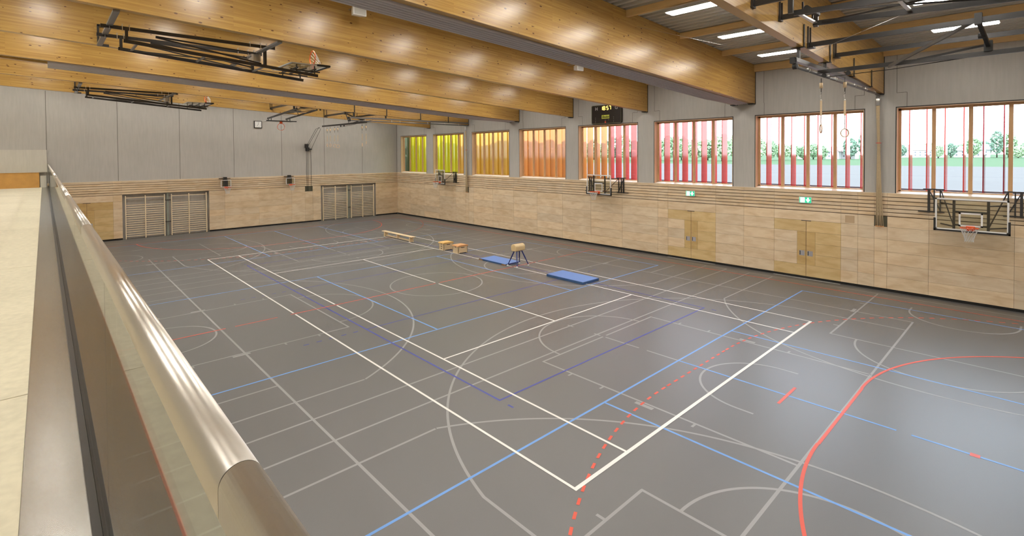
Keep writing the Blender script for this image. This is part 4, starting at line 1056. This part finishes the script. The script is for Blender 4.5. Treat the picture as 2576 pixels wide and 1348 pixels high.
# ------------------------------------------------------------------ gallery balustrade
RY, RZ = -11.104, 4.716
t = thing('balustrade', 'glass gallery balustrade with stainless handrail in the foreground', 'balustrade', (0, RY, GZ))
prof = []
r = .025; fl = .035
for a in range(0, 181, 10): prof.append((RY + r * math.cos(math.radians(a)), RZ + r * math.sin(math.radians(a))))
prof += [(RY - r, RZ - fl), (RY - r + .006, RZ - fl - .008), (RY + r - .006, RZ - fl - .008), (RY + r, RZ - fl)]
xr = [XA + .05, 4.1, 10.1, 13.1, 16.145, 22.0]
for a, b in zip(xr, xr[1:]):
    m = MB(); m.prism(prof, 'x', a + .0007, b - .0007, sm=True); o = m.build('handrail', M_SS, t)
    o.data.polygons.foreach_set('use_smooth', [len(p.vertices) == 4 for p in o.data.polygons])
xg = [XA + .05] + [14.31 - 2.6 * k for k in range(14, 0, -1)] + [14.31, 16.91, 19.5, 22]
for a, b in zip(xg, xg[1:]):
    MB().box(a + .005, b - .005, RY - .0085, RY + .0085, GZ + .02, RZ - .02).build('glass_panel', M_RAILG, t)
sm_ = MB(); sm_.box(XA + .05, 22, RY - .042, RY - .0095, GZ + .004, GZ + .035, 0); sm_.box(XA + .05, 22, RY + .0095, RY + .042, GZ + .004, GZ + .035, 0)
sm_.build('clamp_profile', [M_DST], t)

# end of the gallery against the end wall
MB().box(XA, XA + .45, -16, -11.15, 4.27, 5.53).build('wall_parapet', M_CONC2)['kind'] = 'structure'
MB().box(XA, XA + .42, -16, -11.47, GZ, 4.27).build('trim_4', M_OSB)['kind'] = 'structure'
MB().box(XA, XA + .43, -11.44, -11.2, GZ, 4.08).build('trim_5', M_CONC2)['kind'] = 'structure'

# ------------------------------------------------------------------ outdoors
def outm(name, c, k=.08, s=.02): return mat(name, tuple(v * .28 for v in c), .9, noise=k, nscale=s, spec=.1)
g = MB(); g.quad([(-1500, YB + .5, -.5), (600, YB + .5, -.5), (600, 240, -.3), (-1500, 240, -.3)]); o = g.build('ground', outm('pale ploughed field', (.285, .27, .25), .07, .4)); o['kind'] = 'structure'
g = MB(); g.quad([(-1500, 240, -.3), (600, 240, -.3), (600, 1500, 0), (-1500, 1500, 0)]); o = g.build('ground_meadow', outm('green meadow', (.13, .27, .10), .1, .05)); o['kind'] = 'structure'
g = MB(); g.box(-24, 24, YB + .6, YB + 2.2, 3.35, 3.5); o = g.build('ledge', outm('grey roof felt', (.24, .25, .28))); o['kind'] = 'structure'
MB().box(-24, 24, YB + 2.1, YB + 2.22, 3.5, 3.70).build('roof_edge', outm('white metal edge', (.78, .78, .78)), o)
# scaffold of low weeds
def at(px_dx, Y):   # slope of the sight line from the gallery to a point, used only to spread things out
    return 16.83 + px_dx * (Y + 11.27)
TG = [outm('hazy tree green', (.75, 1.1, .62), .35, .5), outm('hazy tree pale green', (1.0, 1.35, .8), .35, .5), outm('hazy tree dark green', (.55, .85, .6), .35, .5)]  # crown greens lightened to stand in for haze over the distance
TW = outm('tree bark', (.14, .11, .08))
def crown(mb, c, r, h, n, rnd):
    """leafy crown: many small tilted leaf clumps filling an egg shaped volume"""
    for i in range(n):
        a = rnd.uniform(0, 2 * math.pi); q = rnd.uniform(-1, 1); rr = (1 - q * q) ** .5 * rnd.uniform(.55, 1)
        p = Vector(c) + Vector((math.cos(a) * rr * r, math.sin(a) * rr * r, q * h))
        s = rnd.uniform(.12, .26) * r
        u = Vector((rnd.uniform(-1, 1), rnd.uniform(-1, 1), rnd.uniform(-1, 1))).normalized(); w = u.orthogonal().normalized()
        v = u.cross(w)
        pts = [p + w * s, p + v * s, p - w * s, p - v * s, p + u * s * .8, p - u * s * .8]
        mb.add(pts, [(0, 1, 4), (1, 2, 4), (2, 3, 4), (3, 0, 4), (1, 0, 5), (2, 1, 5), (3, 2, 5), (0, 3, 5)])
rt = random.Random(5)
tspec = []
NW = 42
for k in range(NW):          # the wood behind the field, seen through the first six windows
    sl = -1.66 + k * .0300; Y = 340 + (k % 2) * 26 + rt.uniform(-6, 6); tspec.append((sl, Y, rt.uniform(14, 20) + (3 if k % 5 == 2 else 0), rt.uniform(11, 14), rt.choice([0, 0, 1, 2])))
for sl, Y, h, w, m_ in ((-.385, 380, 17, 8, 1), (-.365, 390, 15, 9, 0), (-.325, 420, 12, 8, 0), (-.292, 450, 13, 8, 0), (-.235, 470, 17, 10, 2), (-.215, 470, 21, 8, 2), (-.165, 600, 13, 9, 2), (-.103, 620, 14, 8, 2), (-.078, 620, 18, 11, 0), (-.052, 630, 25, 9, 2), (-.040, 640, 22, 12, 0), (-.012, 640, 15, 12, 0), (-.118, 560, 12, 8, 1), (-.345, 400, 13, 10, 1), (-.308, 430, 11, 9, 0), (-.278, 440, 11, 8, 0), (-.19, 560, 12, 12, 0), (-.15, 700, 14, 14, 2), (-.13, 700, 15, 13, 0), (-.09, 700, 14, 12, 0), (-.065, 700, 16, 13, 2), (-.03, 590, 10, 9, 1), (-.02, 700, 15, 12, 0), (0., 700, 14, 12, 2)):
    tspec.append((sl, Y, h, w, m_))
tspec = tspec[:NW] + sorted(tspec[NW:])
for i, (sl, Y, h, w, m_) in enumerate(tspec):
    X = at(sl, Y); nm_ = ['mid green', 'pale green', 'dark green'][m_]
    t = thing('tree', '', 'tree', (X, Y, -.4), 'trees beyond the field')
    t['label'] = '%s %s tree, %s' % ('tall' if h > 19 else 'low', nm_, ('number %d from the left in the wood behind the field' % (i + 1)) if i < NW else ('number %d from the left among the houses behind the meadow' % (i + 1 - NW)))
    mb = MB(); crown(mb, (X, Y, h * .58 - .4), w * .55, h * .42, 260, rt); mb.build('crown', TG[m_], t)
    MB().tube([(X, Y, -.4), (X, Y, h * .5)], [.5, .25], 7).build('trunk', TW, t)
WH_ = outm('white render', (1.9, 1.9, 1.85), .03); RF = outm('red tile roof', (1.1, .75, .70), .1, .6); RG = outm('grey tile roof', (.8, .85, .92), .1, .6); WD = outm('dark window', (.6, .63, .7))  # house colours brightened too, the distant haze is put into the colour
def house(sl0, sl1, Y, h, rh, rm, label, gable=False):
    x0, x1 = at(sl0, Y), at(sl1, Y); t = thing('house', label, 'house', ((x0 + x1) / 2, Y, 0), 'houses beyond the meadow')
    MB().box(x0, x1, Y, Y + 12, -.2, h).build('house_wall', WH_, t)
    m = MB(); e = .8
    if gable:
        c = (x0 + x1) / 2; m.prism([(x0 - e, h), (x1 + e, h), (c, h + rh)], 'y', Y - e, Y + 12 + e)
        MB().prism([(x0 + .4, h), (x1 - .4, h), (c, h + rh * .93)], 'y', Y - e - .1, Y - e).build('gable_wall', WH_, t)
    else: m.prism([(Y - e, h), (Y + 12 + e, h), (Y + 6, h + rh)], 'x', x0 - e, x1 + e)
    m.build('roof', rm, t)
    n = max(2, int((x1 - x0) / 4))
    for k in range(n):
        x = x0 + (k + .5) * (x1 - x0) / n
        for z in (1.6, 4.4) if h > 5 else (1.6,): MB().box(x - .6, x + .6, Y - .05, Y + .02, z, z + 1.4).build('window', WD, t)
    return t
house(-.168, -.112, 640, 7.2, 5.6, RF, 'long white row house with red tile roof at the left of the last window')
house(-.100, -.086, 650, 6.5, 5.0, RG, 'small white gabled house left of the grey roofed house', True)
house(-.084, -.060, 640, 7.0, 5.5, RG, 'white house with grey roof at the middle of the last window')
house(-.026, -.016, 660, 8.0, 5.5, RF, 'white house with red roof at the right of the last window', True)
house(-.008, .02, 660, 7.0, 5.5, RF, 'white house with red roof at the right edge of the view')
house(-.272, -.252, 470, 6.2, 4.6, RF, 'white gabled house with red roof, left one in the seventh window', True)
house(-.250, -.228, 478, 6.0, 4.2, RF, 'white gabled house with red roof, right one in the seventh window', True)
house(-.318, -.306, 480, 5.0, 3.5, RG, 'small white house half hidden by trees in the seventh window')
rt2 = random.Random(3); wd = MB()
for k in range(420):
    x = rt2.uniform(-25, 19); y = rt2.uniform(YB + 9, YB + 16); h = rt2.uniform(.3, 1.1)
    wd.add([(x - .12, y, -.45), (x + .12, y, -.45), (x + rt2.uniform(-.2, .2), y + rt2.uniform(-.1, .1), -.45 + h)], [(0, 1, 2)])
wd.build('weeds', outm('weed green', (.2, .3, .1)))
tag(bpy.data.objects['weeds'], 'green weeds sprouting at the edge of the field below the windows', 'weeds', kind='stuff')

# ------------------------------------------------------------------ sky
w = bpy.data.worlds.new('sky'); scene.world = w; w.use_nodes = True; N = w.node_tree.nodes; L = w.node_tree.links; N.clear()
out = N.new('ShaderNodeOutputWorld'); bg = N.new('ShaderNodeBackground'); L.new(bg.outputs[0], out.inputs[0])
tc = N.new('ShaderNodeTexCoord'); sp = N.new('ShaderNodeSeparateXYZ'); L.new(tc.outputs['Generated'], sp.inputs[0])
rp = N.new('ShaderNodeValToRGB'); L.new(sp.outputs[2], rp.inputs[0])
rp.color_ramp.elements[0].position = 0; rp.color_ramp.elements[0].color = (.93, .95, 1, 1)
rp.color_ramp.elements[1].position = .35; rp.color_ramp.elements[1].color = (.70, .84, 1, 1)
L.new(rp.outputs[0], bg.inputs[0]); bg.inputs[1].default_value = 9.0

# ------------------------------------------------------------------ camera
cam = bpy.data.cameras.new('camera'); co = bpy.data.objects.new('camera', cam); COL.objects.link(co)
yaw, pitch, roll = 2.3795, -.0190, -.0056
F = Vector((math.cos(pitch) * math.cos(yaw), math.cos(pitch) * math.sin(yaw), math.sin(pitch)))
r0 = Vector((math.sin(yaw), -math.cos(yaw), 0)); u0 = r0.cross(F)
Rv = math.cos(roll) * r0 + math.sin(roll) * u0; Uv = -math.sin(roll) * r0 + math.cos(roll) * u0
co.matrix_world = Matrix(((Rv.x, Uv.x, -F.x, 16.828), (Rv.y, Uv.y, -F.y, -11.273), (Rv.z, Uv.z, -F.z, 5.117), (0, 0, 0, 1)))
cam.sensor_width = 36; cam.lens = 1262.6 / 2576 * 36
cam.shift_x = -(1315.5 - 1288) / 2576; cam.shift_y = (412.7 - 674) / 2576
cam.clip_start = .02; cam.clip_end = 4000
scene.camera = co
vs_ = scene.view_settings; vs_.view_transform = 'Standard'; vs_.look = 'None'; vs_.exposure = 0; vs_.gamma = 1; vs_.use_curve_mapping = False
scene.cycles.max_bounces = 8; scene.cycles.transparent_max_bounces = 24; scene.cycles.diffuse_bounces = 4
scene.cycles.sample_clamp_indirect = 6
